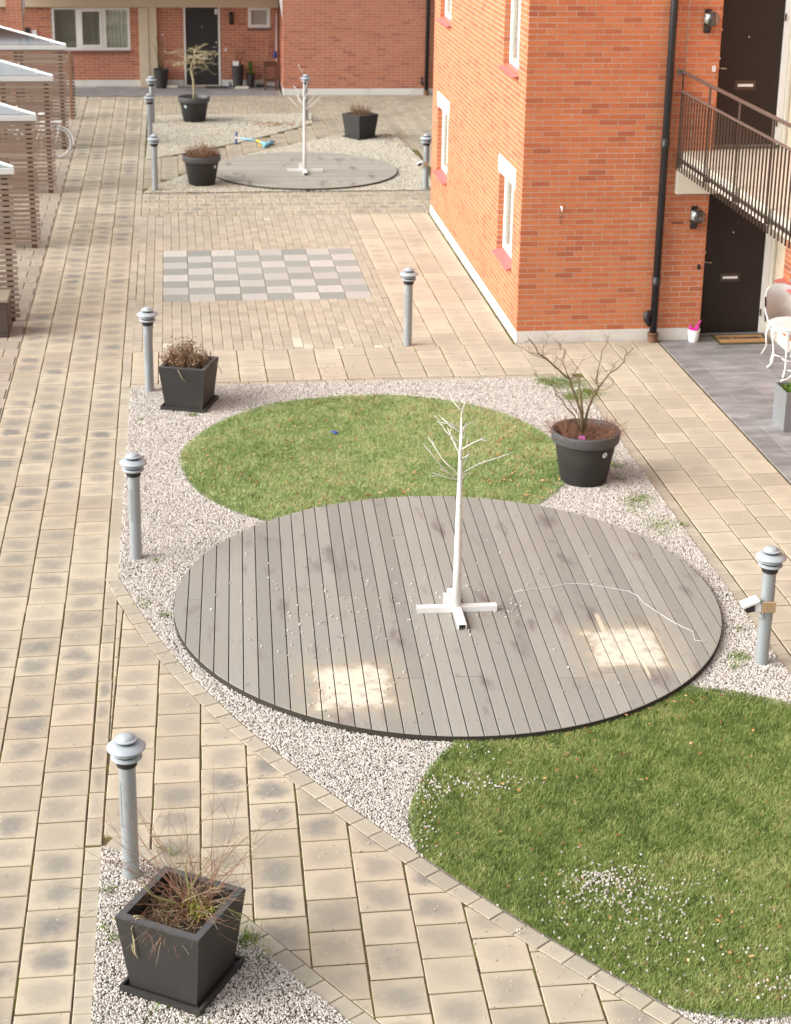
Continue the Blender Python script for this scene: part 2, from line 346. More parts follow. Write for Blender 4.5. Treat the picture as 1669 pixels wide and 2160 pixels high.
def mk_deck(name, light, dark, patches):
    t = NT(name); P = t.pos(); uv = t.uv(); r = t.rnd()
    x, y, _ = t.sep(uv); o = t.math('MULTIPLY', r, 53.)
    gv = t.comb(t.math('ADD', t.math('MULTIPLY', x, 60.), o), t.math('MULTIPLY', y, 2.2), o)
    g = t.noise(gv, 1., 5, .6); w2 = t.noise(t.comb(t.math('ADD', t.math('MULTIPLY', x, 12.), o), t.math('MULTIPLY', y, 1.1), o), 1.6, 4)
    c = t.mix(g, dark, light); k = t.math('ADD', .86, t.math('MULTIPLY', r, .26)); c = t.mix(1., c, t.comb(k, k, k), 'MULTIPLY')
    c = t.mix(t.math('MULTIPLY', t.ss(w2, .45, .75), .5), c, (light[0]*.66, light[1]*.67, light[2]*.64))
    c = t.mix(t.math('MULTIPLY', t.ss(t.noise(P, .8, 4), .45, .72), .45), c, (light[0]*.80, light[1]*.74, light[2]*.70))
    # purple-brown smudges
    sm = t.noise(t.vmul(P, (2.6, .8, 1.)), 1.5, 4); c = t.mix(t.math('MULTIPLY', t.ss(sm, .56, .74), .7), c, (.125, .085, .085))
    sm2 = t.noise(t.vadd(t.vmul(P, (5., 2.4, 1.)), (9., 4., 0.)), 1.5, 3); c = t.mix(t.math('MULTIPLY', t.ss(sm2, .66, .78), .55), c, (.085, .08, .07))
    # knots
    kv = t.vor(t.comb(t.math('ADD', t.math('MULTIPLY', x, 10.), o), t.math('MULTIPLY', y, 3.2), o), 1.0); kn = t.math('MULTIPLY', t.math('LESS_THAN', kv.outputs['Distance'], .12), t.math('GREATER_THAN', t.sep(kv.outputs['Color'])[0], .6)); c = t.mix(t.math('MULTIPLY', kn, .55), c, (.07, .055, .045))
    for (px, py, hx, hy, sl, streaks) in patches:     # bare pale wood where boxes used to stand
        X, Y, _z = t.sep(P); dx = t.math('SUBTRACT', t.math('SUBTRACT', X, px), t.math('MULTIPLY', t.math('SUBTRACT', Y, py), sl)); dy = t.math('SUBTRACT', Y, py)
        wob = t.math('MULTIPLY', t.math('SUBTRACT', t.noise(P, 6, 6), .5), .30); wob2 = t.math('MULTIPLY', t.math('SUBTRACT', g, .5), .12)
        ex = t.math('ADD', t.math('SUBTRACT', t.math('ABSOLUTE', dx), hx), wob); ey = t.math('ADD', t.math('ADD', t.math('SUBTRACT', t.math('ABSOLUTE', dy), hy), wob), wob2)
        e = t.math('MAXIMUM', ex, ey); m = t.math('SUBTRACT', 1., t.ss(e, -.12, .07)); ht = t.math('SUBTRACT', 1., t.ss(e, -.04, .34))
        c = t.mix(t.math('MULTIPLY', ht, t.math('MULTIPLY', t.ss(w2, .3, .6), .35)), c, (.42, .34, .21))
        rim = t.math('SUBTRACT', 1., t.ss(t.math('ABSOLUTE', e), 0., .035))
        pale = t.mix(t.ss(t.noise(P, 11, 5), .45, .7), (.60, .55, .45), (.42, .375, .305)); c = t.mix(t.math('MULTIPLY', m, .9), c, pale)
        c = t.mix(t.math('MULTIPLY', rim, .35), c, (.33, .20, .09))
        for (sx, y0, y1, wd) in streaks:
            q = t.math('MULTIPLY', t.math('SUBTRACT', 1., t.ss(t.math('ABSOLUTE', t.math('SUBTRACT', dx, sx)), wd*.4, wd)), t.math('MULTIPLY', t.ss(dy, y0, y0+.12), t.math('SUBTRACT', 1., t.ss(dy, y1-.12, y1)))); c = t.mix(t.math('MULTIPLY', q, .6), c, (.68, .59, .44))
    t.bump(t.math('ADD', g, t.math('MULTIPLY', t.noise(P, 200, 2), .3)), .3, .003)
    return t.done(c, .82, 0., .3)
p1 = U(745, 1445, .08); p2 = U(1318, 1362, .08)
M['deck'] = mk_deck('weathered_grey_decking', (.33, .312, .278), (.208, .195, .172), [(p1[0], p1[1], .33, .36, .04, []), (p2[0], p2[1], .32, .36, .04, [(-.12, .25, .75, .03), (.10, -.62, -.2, .018)])])
M['deck_far'] = mk_deck('weathered_decking_far', (.37, .345, .295), (.28, .26, .215), [])
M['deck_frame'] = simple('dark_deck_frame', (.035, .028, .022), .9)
def mk_stone(name, stops):
    t = NT(name); r = t.rnd(); P = t.pos(); c = t.ramp(r, stops, 'LINEAR'); n = t.noise(P, 55, 3); c = t.mix(t.math('MULTIPLY', n, .35), c, (.25, .21, .17)); return t.done(c, .85, 0., .3)
GS = [(0., (.17, .152, .14)), (.10, (.33, .295, .265)), (.25, (.48, .43, .385)), (.5, (.60, .55, .495)), (.75, (.69, .65, .60)), (1., (.77, .745, .71))]
M['gravel'] = mk_stone('pinkish_white_gravel', GS)
M['gravel_far'] = mk_stone('yellowish_gravel', [(0., (.27, .24, .17)), (.3, (.46, .42, .33)), (.6, (.60, .56, .46)), (1., (.70, .67, .59))])
M['pebble'] = mk_stone('white_pebble', [(0., (.36, .32, .28)), (.4, (.52, .48, .43)), (1., (.66, .63, .59))])
def mk_bed():
    t = NT('gravel_grit'); P = t.pos(); v = t.vor(P, 85); b = t.noise(P, 1.6, 4); c = t.mix(t.sep(v.outputs['Color'])[0], (.22, .19, .16), (.42, .37, .31)); c = t.mix(t.math('MULTIPLY', t.ss(b, .5, .68), .6), c, (.14, .12, .045)); t.bump(v.outputs['Distance'], 1., .01); return t.done(c, .95, 0., .2)
M['bed'] = mk_bed()
def mk_blade(name, stops, trans=.25):
    t = NT(name); a = t.n('ShaderNodeAttribute', attribute_name='tint'); c = t.ramp(a.outputs['Fac'], stops); return t.done(c, .6, 0., .25)
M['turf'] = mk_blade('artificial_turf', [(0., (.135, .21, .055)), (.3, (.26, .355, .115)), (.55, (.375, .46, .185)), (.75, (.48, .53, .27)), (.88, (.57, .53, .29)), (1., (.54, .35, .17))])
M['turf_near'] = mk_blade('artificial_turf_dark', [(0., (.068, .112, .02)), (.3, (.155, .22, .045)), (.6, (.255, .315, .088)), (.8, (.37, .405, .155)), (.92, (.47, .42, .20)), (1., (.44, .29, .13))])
def mk_turfbase():
    t = NT('turf_backing'); P = t.pos(); n = t.noise(P, 9, 5); c = t.mix(n, (.10, .12, .04), (.20, .20, .075)); return t.done(c, .95, 0., .1)
M['turf_base'] = mk_turfbase()
M['weed'] = mk_blade('small_weeds', [(0., (.05, .11, .015)), (.5, (.14, .24, .03)), (1., (.30, .30, .06))])
M['moss'] = mk_blade('yellow_green_moss', [(0., (.13, .13, .02)), (.5, (.27, .27, .03)), (1., (.40, .38, .06))])
M['leaf_litter'] = mk_blade('dead_leaves', [(0., (.12, .05, .02)), (.4, (.30, .13, .045)), (.75, (.42, .21, .08)), (1., (.52, .36, .18))])
def twigm(name, a, b):
    t = NT(name); n = t.noise(t.pos(), 30, 3); return t.done(t.mix(n, a, b), .8, 0., .2)
M['twig_red'] = twigm('reddish_twig', (.17, .075, .05), (.36, .20, .13))
M['twig_grey'] = twigm('lichened_bark', (.085, .06, .04), (.29, .235, .13))
M['twig_brown'] = twigm('dry_brown_twig', (.11, .065, .04), (.30, .20, .13))
M['twig_straw'] = twigm('straw_twig', (.27, .22, .12), (.46, .40, .25))
M['twig_green'] = twigm('greenish_twig', (.13, .13, .04), (.27, .25, .10))
M['birch'] = None
def mk_birch():
    t = NT('white_birch_wrap'); P = t.obj(); v = t.noise(t.vmul(P, (1., 1., 2.6)), 26, 3); c = t.mix(t.ss(v, .60, .70), (.68, .655, .615), (.46, .42, .38)); return t.done(c, .75, 0., .2)
M['birch'] = mk_birch()
M['coir'] = simple('coir_mat', (.36, .205, .09), .95, var=.25, scale=70, bump=.6)
M['coir_edge'] = simple('dark_mat_edge', (.085, .068, .03), .95, var=.4, scale=40, bump=.6)
M['mat_grey'] = simple('dark_grey_mat', (.05, .05, .055), .95, bump=.4)
M['chrome'] = simple('steel', (.62, .58, .50), .3, metal=.9)
M['slot'] = simple('bright_steel_slot', (.82, .82, .81), .4)
M['pink'] = simple('magenta_foil', (.62, .03, .30), .35, var=.2, scale=30)
M['bronze_box'] = simple('tan_bracket', (.40, .28, .16), .6)
M['zinc'] = simple('zinc_planter', (.22, .23, .235), .5, metal=.3, var=.2, scale=4, dirt=((.5, .5, .48), .3))
M['cushion'] = simple('beige_chair_back', (.54, .52, .49), .7, var=.08)
M['terracotta'] = simple('reddish_wood', (.10, .04, .024), .6, var=.2, scale=9)
M['blue'] = simple('blue_grip', (.03, .07, .32), .5)
M['skyblue'] = simple('sky_blue_enamel', (.20, .50, .66), .4)
M['yellow'] = simple('yellow_plastic', (.70, .48, .06), .5)
M['rubber'] = simple('grey_tyre', (.42, .42, .42), .8)
M['garage_grey'] = simple('grey_cladding', (.15, .155, .18), .8, var=.1)
M['foliage'] = mk_blade('bush_leaves', [(0., (.04, .08, .02)), (.6, (.12, .17, .04)), (1., (.30, .33, .12))])
M['label'] = simple('pale_blue_sticker', (.62, .78, .80), .5)
M['flower'] = simple('pink_flower_card', (.55, .14, .42), .6, var=.5, scale=60)
M['white_card'] = simple('white_card', (.68, .675, .66), .6)
M['wood_handle'] = simple('wooden_handle', (.50, .32, .17), .6)

# ------------------------------------------------------------------ layout constants
P35 = .3535
DECK_C, DECK_R, DECK_Z = np.array([2.437, 14.448]), 2.545, .064
FDECK_C, FDECK_R = np.array([2.66, 35.05]), 1.93
G1_C, G1_R = np.array([2.20, 18.33]), 2.22
G2_C, G2_R = np.array([3.70, 10.55]), 2.12
XL, XR = -.63, 5.19          # gravel bed edges
curve1_px = [(250,1216),(284,1273),(311,1313),(345,1362),(379,1404),(439,1460),(498,1519),(546,1559),(593,1598),(659,1644),(722,1690),(802,1747),(878,1799),(961,1858),(1045,1913),(1100,1944),(1200,2009),(1258,2036),(1365,2099),(1425,2133)]
C1 = [U(*p)[:2] for p in curve1_px]
d_ = C1[-1]-C1[-3]; d_ /= np.linalg.norm(d_); C1 += [C1[-1]+d_*k*.6 for k in range(1, 6)]
C1 = [np.array([XL, 15.35])]+C1
def smooth(c, it=3):
    c = [np.array(p, float) for p in c]
    for _ in range(it): c = [c[0]]+[(c[i-1]+2*c[i]+c[i+1])/4 for i in range(1, len(c)-1)]+[c[-1]]
    return c
def resample(c, step):
    c = [np.array(p, float) for p in c]; L = [0]
    for i in range(1, len(c)): L.append(L[-1]+np.linalg.norm(c[i]-c[i-1]))
    n = max(1, round(L[-1]/step)); out = []
    for k in range(n+1):
        s = L[-1]*k/n; i = min(max(np.searchsorted(L, s)-1, 0), len(c)-2); f = (s-L[i])/(L[i+1]-L[i]+1e-9); out.append(c[i]+(c[i+1]-c[i])*f)
    return out
def offset(c, d):
    out = []
    for i in range(len(c)):
        t = c[min(i+1, len(c)-1)]-c[max(i-1, 0)]; t = t/(np.linalg.norm(t)+1e-9); out.append(c[i]+d*np.array([-t[1], t[0]]))
    return out
C1 = smooth(resample(smooth(C1, 2), .21), 3)
C1o = offset(C1, -.145)
curve2_px = [(214,1788),(255,1790),(292,1801),(321,1821),(360,1850),(410,1888),(460,1930),(510,1973),(555,2004),(594,2039),(637,2076),(680,2109),(734,2154)]
C2 = [U(*p)[:2] for p in curve2_px]; d_ = C2[-1]-C2[-3]; d_ /= np.linalg.norm(d_); C2 += [C2[-1]+d_*k*.5 for k in range(1, 5)]
C2[0] = np.array([XL, C2[0][1]])
C2 = smooth(resample(C2, .2), 2); C2o = offset(C2, .145)
def clip_half(poly, a, b, keep):
    """keep the side of the line a->b where sign(cross) == keep"""
    out = []; n = len(poly)
    f = lambda p: keep*((b[0]-a[0])*(p[1]-a[1])-(b[1]-a[1])*(p[0]-a[0]))
    for i in range(n):
        p, q = poly[i], poly[(i+1)%n]; fp, fq = f(p), f(q)
        if fp >= 0: out.append(p)
        if fp*fq < 0: t = fp/(fp-fq); out.append((p[0]+(q[0]-p[0])*t, p[1]+(q[1]-p[1])*t))
    return out
def area(p): return abs(sum(p[i][0]*p[(i+1)%len(p)][1]-p[(i+1)%len(p)][0]*p[i][1] for i in range(len(p))))/2
def clip_curve(poly, curve, keep):
    c = np.mean(np.array(poly), 0); m = np.array([(curve[i]+curve[i+1])/2 for i in range(len(curve)-1)]); i = int(np.argmin(((m-c)**2).sum(1)))
    i0 = max(0, i-1); i1 = min(len(curve)-1, i+2)
    r = clip_half(poly, curve[i0], curve[i1], keep); return r
def inpoly(x, y, poly):
    r = False; n = len(poly)
    for i in range(n):
        a, b = poly[i], poly[(i+1)%n]
        if (a[1] > y) != (b[1] > y) and x < (b[0]-a[0])*(y-a[1])/(b[1]-a[1])+a[0]: r = not r
    return r

# ------------------------------------------------------------------ ground and pavings
def sheet(name, poly, z, mat, kind='structure', **kw):
    me = bpy.data.meshes.new(name); me.from_pydata([(p[0], p[1], z) for p in poly], [], [tuple(range(len(poly)))]); me.update()
    if me.polygons[0].normal.z < 0: me.flip_normals()
    return link(name, me, mat, None, kind=kind, **kw)
sheet('ground', [(-300,-120),(300,-120),(300,500),(-300,500)], -.06, M['joint'])
paved = []    # (structure, items) ; item = (poly, mat, uvbox)
def paving(name, items, bed_poly, z=-.0085, bedmat='joint', limit=300, piece='slab', th=.05, zt=0.0, ch=.0045):
    root = sheet(name, bed_poly, z, M[bedmat])
    ins = [i for i, it in enumerate(items) if inframe(*np.mean(np.array(it[0]), 0)[:2])]
    def size(i):
        c = np.mean(np.array(items[i][0]), 0); d2 = c[0]**2+c[1]**2+CAMH**2; return area(items[i][0])/d2/math.sqrt(d2)
    ins.sort(key=lambda i: -size(i)); single = set(ins[:limit]); cache = {}; rest = {}
    for i, (poly, mat, ub) in enumerate(items):
        c = np.mean(np.array(poly), 0)
        jz = random.uniform(-.002, .002)
        if i in single:
            rel = [(p[0]-c[0], p[1]-c[1]) for p in poly]; key = (mat, tuple((round(a, 3), round(b, 3)) for a, b in rel))
            if key not in cache:
                mb = MB(); mb.prism(rel, -th, 0, ch, (ub[0]-c[0], ub[1]-c[0], ub[2]-c[1], ub[3]-c[1])); cache[key] = mb.mesh(piece); cache[key].materials.append(M[mat])
            o = link(piece, cache[key], None, root); o.location = (c[0], c[1], zt+jz)
            o.rotation_euler = (random.gauss(0, .0035), random.gauss(0, .0035), random.gauss(0, .003))
        else:
            rest.setdefault(mat, MB()).prism(poly, zt+jz-th, zt+jz, ch, ub)
    for mat, mb in rest.items(): mb.build(piece+'s_beyond', M[mat], root, kind='stuff')
    return root
def rect(x0, x1, y0, y1): return [(x0, y0), (x1, y0), (x1, y1), (x0, y1)]
GX, GY = .013, .013
def columns(xs, y0, y1, mat, phase=0.0, pitch=P35, slope=0.0, yref=0.0, alt=.5, filt=None):
    out = []
    for c in range(len(xs)-1):
        a, b = xs[c]+GX/2, xs[c+1]-GX/2
        off = phase+(alt*pitch if c % 2 else 0); k = math.floor((y0-off)/pitch)
        while off+k*pitch < y1:
            ya, yb = max(off+k*pitch, y0)+GY/2, min(off+(k+1)*pitch, y1)-GY/2; k += 1
            if yb-ya < .04: continue
            j = random.uniform(-.0025, .0025)
            sx = lambda x, y: x+slope*(y-yref)+j
            poly = [(sx(a, ya), ya), (sx(b, ya), ya), (sx(b, yb), yb), (sx(a, yb), yb)]
            yc = (ya+yb)/2; ub = (sx(a, yc), sx(b, yc), ya, yb)
            if filt:
                r = filt(poly)
                if r is None: continue
                poly = r
            out.append((poly, mat, ub))
    return out
def rows(x0, x1, ys, mat, pitch=P35, phase=0.0, filt=None):
    out = []
    for r in range(len(ys)-1):
        off = phase+(pitch/2 if r % 2 else 0); k = math.floor((x0-off)/pitch)
        while off+k*pitch < x1:
            xa, xb = max(off+k*pitch, x0)+GY/2, min(off+(k+1)*pitch, x1)-GY/2; k += 1
            if xb-xa < .012: continue
            poly = rect(xa, xb, ys[r]+GX/2, ys[r+1]-GX/2)
            if filt:
                q = filt(poly)
                if q is None: continue
                poly = q
            out.append((poly, mat, (xa, xb, ys[r], ys[r+1])))
    return out
def border(curve, d, mat='paver', w=.14, jit=True):
    """small pavers laid along a line; d=+1/-1: side"""
    out = []; o = offset(curve, d*w)
    for i in range(len(curve)-1):
        a, b, c_, e = curve[i], curve[i+1], o[i+1], o[i]
        m = (a+b+c_+e)/4; s = .965 if True else 1
        q = [m+(p-m)*np.array([s, s]) for p in (a, b, c_, e)]; L = [tuple(p) for p in q]
        xs = [p[0] for p in L]; ys = [p[1] for p in L]; out.append((L, mat, (min(xs), max(xs), min(ys), max(ys))))
    return out
XS = [-2.17+P35*k for k in range(5)]   # -2.17 .. -.756
# left path: four columns of slabs the whole length of the yard, then the half column and edging along the gravel
it = columns(XS, 5.0, 45.2, 'slab', phase=10.92)
for i in range(len(it)):
    if np.mean([p[1] for p in it[i][0]]) > 30: it[i] = (it[i][0], 'slab_far' if random.random() < .45 else 'slab', it[i][2])
it += columns([-.756, XL], 10.77, 15.25, 'slab', phase=10.77)
it += border(resample([(XL, 15.25), (XL, 21.12)], .21), 1, w=.122) + border(resample([(XL, 5.0), (XL, 10.75)], .165), 1, w=.122) + columns([-.756, XL], 21.12, 45.2, 'paver', pitch=.21)
paving('path', it, rect(-2.18, XL, 4.9, 45.2))
# strip of slabs under and before the bicycle shelters
it = rows(-7.0, -2.17, [12+P35*k for k in range(95)], 'slab_pink', pitch=P35*1.0, phase=.1)
paving('shelter_pavement', it, rect(-7.1, -2.178, 11.9, 45.2), z=-.0095, limit=120)
# diagonal path between the two near gravel beds
def f_diag(poly):
    if np.mean([p[0] for p in poly]) < XL-.17: return None
    r = clip_half(poly, (XL+.005, 0), (XL+.005, 10), -1)
    if len(r) < 3: return None
    r = clip_curve(r, C1o, -1)
    if len(r) < 3 or area(r) < .0006: return None
    r = clip_curve(r, C2o, 1)
    if len(r) < 3 or area(r) < .0006: return None
    return r
xs = [-.283+.3555*(k-2) for k in range(15)]
it = columns(xs, 5.0, 15.3, 'slab', phase=10.52-.03, slope=.019, yref=11.0, filt=f_diag)
it += border(C1, -1) + border(C2, 1)
it.append((rect(XL+.01, -.42, 10.875, 11.06), 'slab', (XL, -.4, 10.87, 11.06)))
paving('diagonal_path', it, [(XL, 15.35)]+[tuple(p) for p in C1]+[(6, 5.0), (XL, 5.0)], z=-.0075)
# right-hand pavement along the houses: edging column then slab columns
XR2 = [5.335+P35*k for k in range(5)]
it = columns(XR2, 5.0, 22.69, 'slab_right', phase=22.69-.08)
it += border(resample([(XR, 5.0), (XR, 21.12)], .19), -1, w=.135)
it += columns([4.735-P35*.0, 4.735+P35*.82, 5.335], 21.28, 22.69, 'slab_right', phase=22.69)
paving('right_pavement', it, rect(XR, 6.765, 4.9, 22.715), z=-.009)
# middle court: slabs in front of the chess board and beside it, small pavers around it
CX0, CY0, SQ = -.226, 25.22, .40
it = columns([XL+P35*k for k in range(16)][:-1]+[4.735], 21.28, 22.66, 'slab_right', phase=22.66)
it += [(p, m, u) for p, m, u in columns([3.21+P35*1.04*k for k in range(5)], 22.66, 31.1, 'slab_right', phase=.11)]
it += border(resample([(XL, 21.265), (XR, 21.265)], .25), -1, w=.135)
paving('court_pavement', it, rect(XL, 4.735, 21.12, 31.12), z=-.008)
it = []
def f_chess(poly):
    c = np.mean(np.array(poly), 0)
    return None if (CX0-.0 < c[0] < CX0+3.2 and CY0 < c[1] < CY0+3.2) else poly
xs = []; x = CX0-.14*3
while x < 3.2: xs.append(x); x += .1395
for (a, b) in ((22.66, CY0), (CY0+3.2, 31.1)): it += columns([XL]+xs+[3.21], a, b, 'paver', pitch=.213, phase=a)
it += columns([XL]+xs[1:4], CY0, CY0+3.2, 'paver', pitch=.213, phase=.07) + columns([CX0+3.2, CX0+3.2+.14, 3.21+.0], CY0, CY0+3.2, 'paver', pitch=.213)
it = [(p, ('paver_pale' if (random.random() < .06 and (abs(p[0][1]-22.8) < .3 or abs(p[0][1]-30.9) < .25)) else m), u) for p, m, u in it]
it = [([(c_[0]+(p[0]-c_[0])*1.045, c_[1]+(p[1]-c_[1])*1.012) for p in poly_], m, u) for poly_, m, u in it for c_ in [np.mean(np.array(poly_), 0)]]
paving('small_paver_field', it, rect(XL, 3.215, 22.655, 31.11), z=-.0065, piece='paver', ch=.0035)
board = [(rect(CX0+i*SQ+.004, CX0+(i+1)*SQ-.004, CY0+j*SQ+.002, CY0+(j+1)*SQ-.002), 'chess_light' if (i+j) % 2 else 'chess_dark', (CX0+i*SQ, CX0+(i+1)*SQ, CY0+j*SQ, CY0+(j+1)*SQ)) for i in range(8) for j in range(8)]
b = paving('chess_board', board, rect(CX0, CX0+3.2, CY0, CY0+3.2), z=-.005, piece='chess_square')
b['kind'] = 'structure'
# far court
FGA = [(-.56, 42.1), (-.60, 36.5), (.6, 37.55), (1.5, 38.5), (2.3, 39.5), (3.3, 40.9), (3.4, 42.35)]
FGB = [(-.62, 33.1), (5.1, 33.1), (5.3, 36.0), (5.1, 39.0), (4.4, 39.7), (3.6, 39.1), (2.9, 38.4), (1.9, 37.3), (1.1, 36.4), (.45, 35.2), (-.35, 33.9)]
def f_far(poly):
    c = np.mean(np.array(poly), 0); 
    return None if inpoly(*c, FGA) or inpoly(*c, FGB) else poly
it = rows(XL, 4.735, [31.12+P35*k*.99 for k in range(6)]+[33.08], 'slab', filt=None, phase=.05)
it += columns([XL+P35*k for k in range(23)], 33.1, 43.6, 'slab_far', filt=f_far) + columns([4.735+P35*k for k in range(7)], 31.2, 33.1, 'slab_far')
GX_ = GX
it += rows(XL, 7.2, [43.6, 43.95, 44.3, 44.65, 45.0, 45.33], 'slab_far')
for c in ([np.array(p) for p in FGA[1:6]], [np.array(p) for p in FGB[5:11]]):
    pass
paving('far_court_pavement', it, rect(XL, 7.3, 31.12, 45.34), z=-.0088)
# terraces of slate tiles
it = []
xs = [6.775, 7.06, 7.48, 7.90, 8.32, 8.45]
for c in range(5):
    y = 22.70-(.31 if c % 2 else 0)
    yy = 22.70
    while yy > 9.0:
        lo = y-.62 if yy == y or True else y
        lo = max(yy-(.31 if (yy == 22.70 and c % 2) else .62), 9.0); it.append((rect(xs[c]+.003, xs[c+1]-.003, lo+.003, yy-.003), 'slate', (xs[c], xs[c+1], lo, yy))); yy = lo
for c in range(2): it.append((rect(7.385+c*.53, 7.385+(c+1)*.53-.006, 22.703, 22.945), 'slate', (7.38, 8.45, 22.7, 22.95)))
paving('terrace', it, rect(6.77, 8.45, 8.9, 22.95), z=-.006, bedmat='grout', piece='tile', ch=.003)
it = [(rect(-3.8+.6*i+.003, -3.8+.6*(i+1)-.003, 45.36+.41*j+.003, 45.36+.41*(j+1)-.003), 'slate', (-3.8+.6*i, -3.8+.6*(i+1), 45.36+.41*j, 45.36+.41*(j+1))) for i in range(11) for j in range(4)]
paving('far_terrace', it, rect(-3.9, 2.86, 45.345, 47.0), z=-.006, bedmat='grout', piece='tile', ch=.003)

# ------------------------------------------------------------------ gravel beds
def gravel_nodes(mat, r):
    g = bpy.data.node_groups.new('scatter_stones', 'GeometryNodeTree')
    g.interface.new_socket('Geometry', in_out='INPUT', socket_type='NodeSocketGeometry'); g.interface.new_socket('Geometry', in_out='OUTPUT', socket_type='NodeSocketGeometry')
    N = g.nodes; gi = N.new('NodeGroupInput'); go = N.new('NodeGroupOutput')
    m2p = N.new('GeometryNodeMeshToPoints'); iop = N.new('GeometryNodeInstanceOnPoints'); ico = N.new('GeometryNodeMeshIcoSphere'); ico.inputs['Radius'].default_value = 1.0; ico.inputs['Subdivisions'].default_value = 1
    sm = N.new('GeometryNodeSetMaterial'); sm.inputs['Material'].default_value = mat
    rr = N.new('FunctionNodeRandomValue'); rr.data_type = 'FLOAT_VECTOR'; rr.inputs[0].default_value = (0, 0, 0); rr.inputs[1].default_value = (6.28, 6.28, 6.28)
    rs = N.new('FunctionNodeRandomValue'); rs.data_type = 'FLOAT_VECTOR'; rs.inputs[0].default_value = (r*.7, r*.55, r*.45); rs.inputs[1].default_value = (r*1.55, r*1.2, r*.95); rs.inputs['Seed'].default_value = 5
    L = g.links.new
    L(gi.outputs[0], m2p.inputs[0]); L(m2p.outputs[0], iop.inputs['Points']); L(ico.outputs[0], sm.inputs[0]); L(sm.outputs[0], iop.inputs['Instance'])
    L(rr.outputs[0], iop.inputs['Rotation']); L(rs.outputs[0], iop.inputs['Scale']); L(iop.outputs[0], go.inputs[0]); return g
def scatter(name, pts, mat, r, label, cat):
    me = bpy.data.meshes.new(name); me.from_pydata([tuple(p) for p in pts], [], []); me.materials.append(mat)
    o = link(name, me, None, None, kind='stuff'); tag(o, label, cat)
    md = o.modifiers.new('stones', 'NODES'); md.node_group = gravel_nodes(mat, r); return o
def poly_mask(X, Y, poly):
    r = np.zeros(len(X), bool); n = len(poly)
    for i in range(n):
        a, b = poly[i], poly[(i+1)%n]; c = (a[1] > Y) != (b[1] > Y)
        with np.errstate(divide='ignore', invalid='ignore'): r ^= c & (X < (b[0]-a[0])*(Y-a[1])/(b[1]-a[1]+1e-12)+a[0])
    return r
def sample(poly, dens, circles=(), z=0.004, zj=.008):
    P = np.array([tuple(p) for p in poly]); lo, hi = P.min(0), P.max(0); n = int((hi-lo).prod()*dens)
    X = NR.uniform(lo[0], hi[0], n); Y = NR.uniform(lo[1], hi[1], n); k = poly_mask(X, Y, poly)
    for c, r in circles: k &= ((X-c[0])**2+(Y-c[1])**2) > r*r
    X, Y = X[k], Y[k]; return np.c_[X, Y, z+NR.uniform(0, zj, len(X))]
BED1 = [(XL, 21.12), (XL, 15.36)]+[tuple(p) for p in C1[1:]]+[(4.4, 6.2), (XR, 6.2), (XR, 21.12)]
BED1 = [p for p in BED1 if p[1] > 6.1]
BED2 = [tuple(p) for p in C2]+[(C2[-1][0], 5.0), (XL, 5.0)]
sheet('gravel_bed', BED1, -.004, M['bed']); sheet('gravel_bed', BED2, -.004, M['bed'])
sheet('gravel_bed', FGA, .003, M['bed']); sheet('gravel_bed', FGB, .003, M['bed'])
near = sample([p for p in BED1], 8600, ((DECK_C, DECK_R-.12), (G1_C, G1_R-.05), (G2_C, G2_R-.05)))
near = near[near[:, 1] > 7.6]
scatter('gravel', near, M['gravel'], .0086, 'pinkish white gravel around the big round deck and the turf', 'gravel')
g2 = sample(BED2, 8600); g2 = g2[g2[:, 1] > 7.6]
scatter('gravel', g2, M['gravel'], .0086, 'pinkish white gravel under the planter of trailing red twigs', 'gravel')
scatter('gravel', sample(FGA, 2600, z=.008), M['gravel_far'], .015, 'yellowish gravel under the pot with the small contorted tree', 'gravel')
scatter('gravel', sample(FGB, 2600, ((FDECK_C, FDECK_R-.1),), z=.008), M['gravel_far'], .015, 'yellowish gravel around the small far deck', 'gravel')

# ------------------------------------------------------------------ turf (blades as single triangles)
def blades(name, P, h, wd, lean, mat, label, cat, tint, z0=.0, parent=None):
    n = len(P); a = NR.uniform(0, 2*np.pi, n); hh = h*NR.uniform(.55, 1.25, n); ww = wd*NR.uniform(.7, 1.3, n); b = a+NR.uniform(-1.2, 1.2, n)+np.pi/2
    ln = lean*NR.uniform(.2, 1.3, n)*hh
    V = np.zeros((n, 3, 3)); V[:, 0, :2] = P[:, :2]+np.c_[np.cos(a), np.sin(a)]*ww[:, None]; V[:, 1, :2] = P[:, :2]-np.c_[np.cos(a), np.sin(a)]*ww[:, None]
    V[:, 2, :2] = P[:, :2]+np.c_[np.cos(b), np.sin(b)]*ln[:, None]; zb = P[:, 2] if P.shape[1] > 2 else np.full(n, z0)
    V[:, 0, 2] = zb; V[:, 1, 2] = zb; V[:, 2, 2] = zb+hh
    me = bpy.data.meshes.new(name); me.vertices.add(3*n); me.vertices.foreach_set('co', V.ravel().astype('f')); me.loops.add(3*n); me.loops.foreach_set('vertex_index', np.arange(3*n, dtype='i'))
    me.polygons.add(n); me.polygons.foreach_set('loop_start', np.arange(0, 3*n, 3, dtype='i')); me.polygons.foreach_set('loop_total', np.full(n, 3, 'i'))
    at = me.attributes.new('tint', 'FLOAT', 'POINT'); at.data.foreach_set('value', np.repeat(tint, 3).astype('f')); me.update(); me.validate()
    o = link(name, me, mat, parent, kind='stuff')
    if label: tag(o, label, cat)
    return o
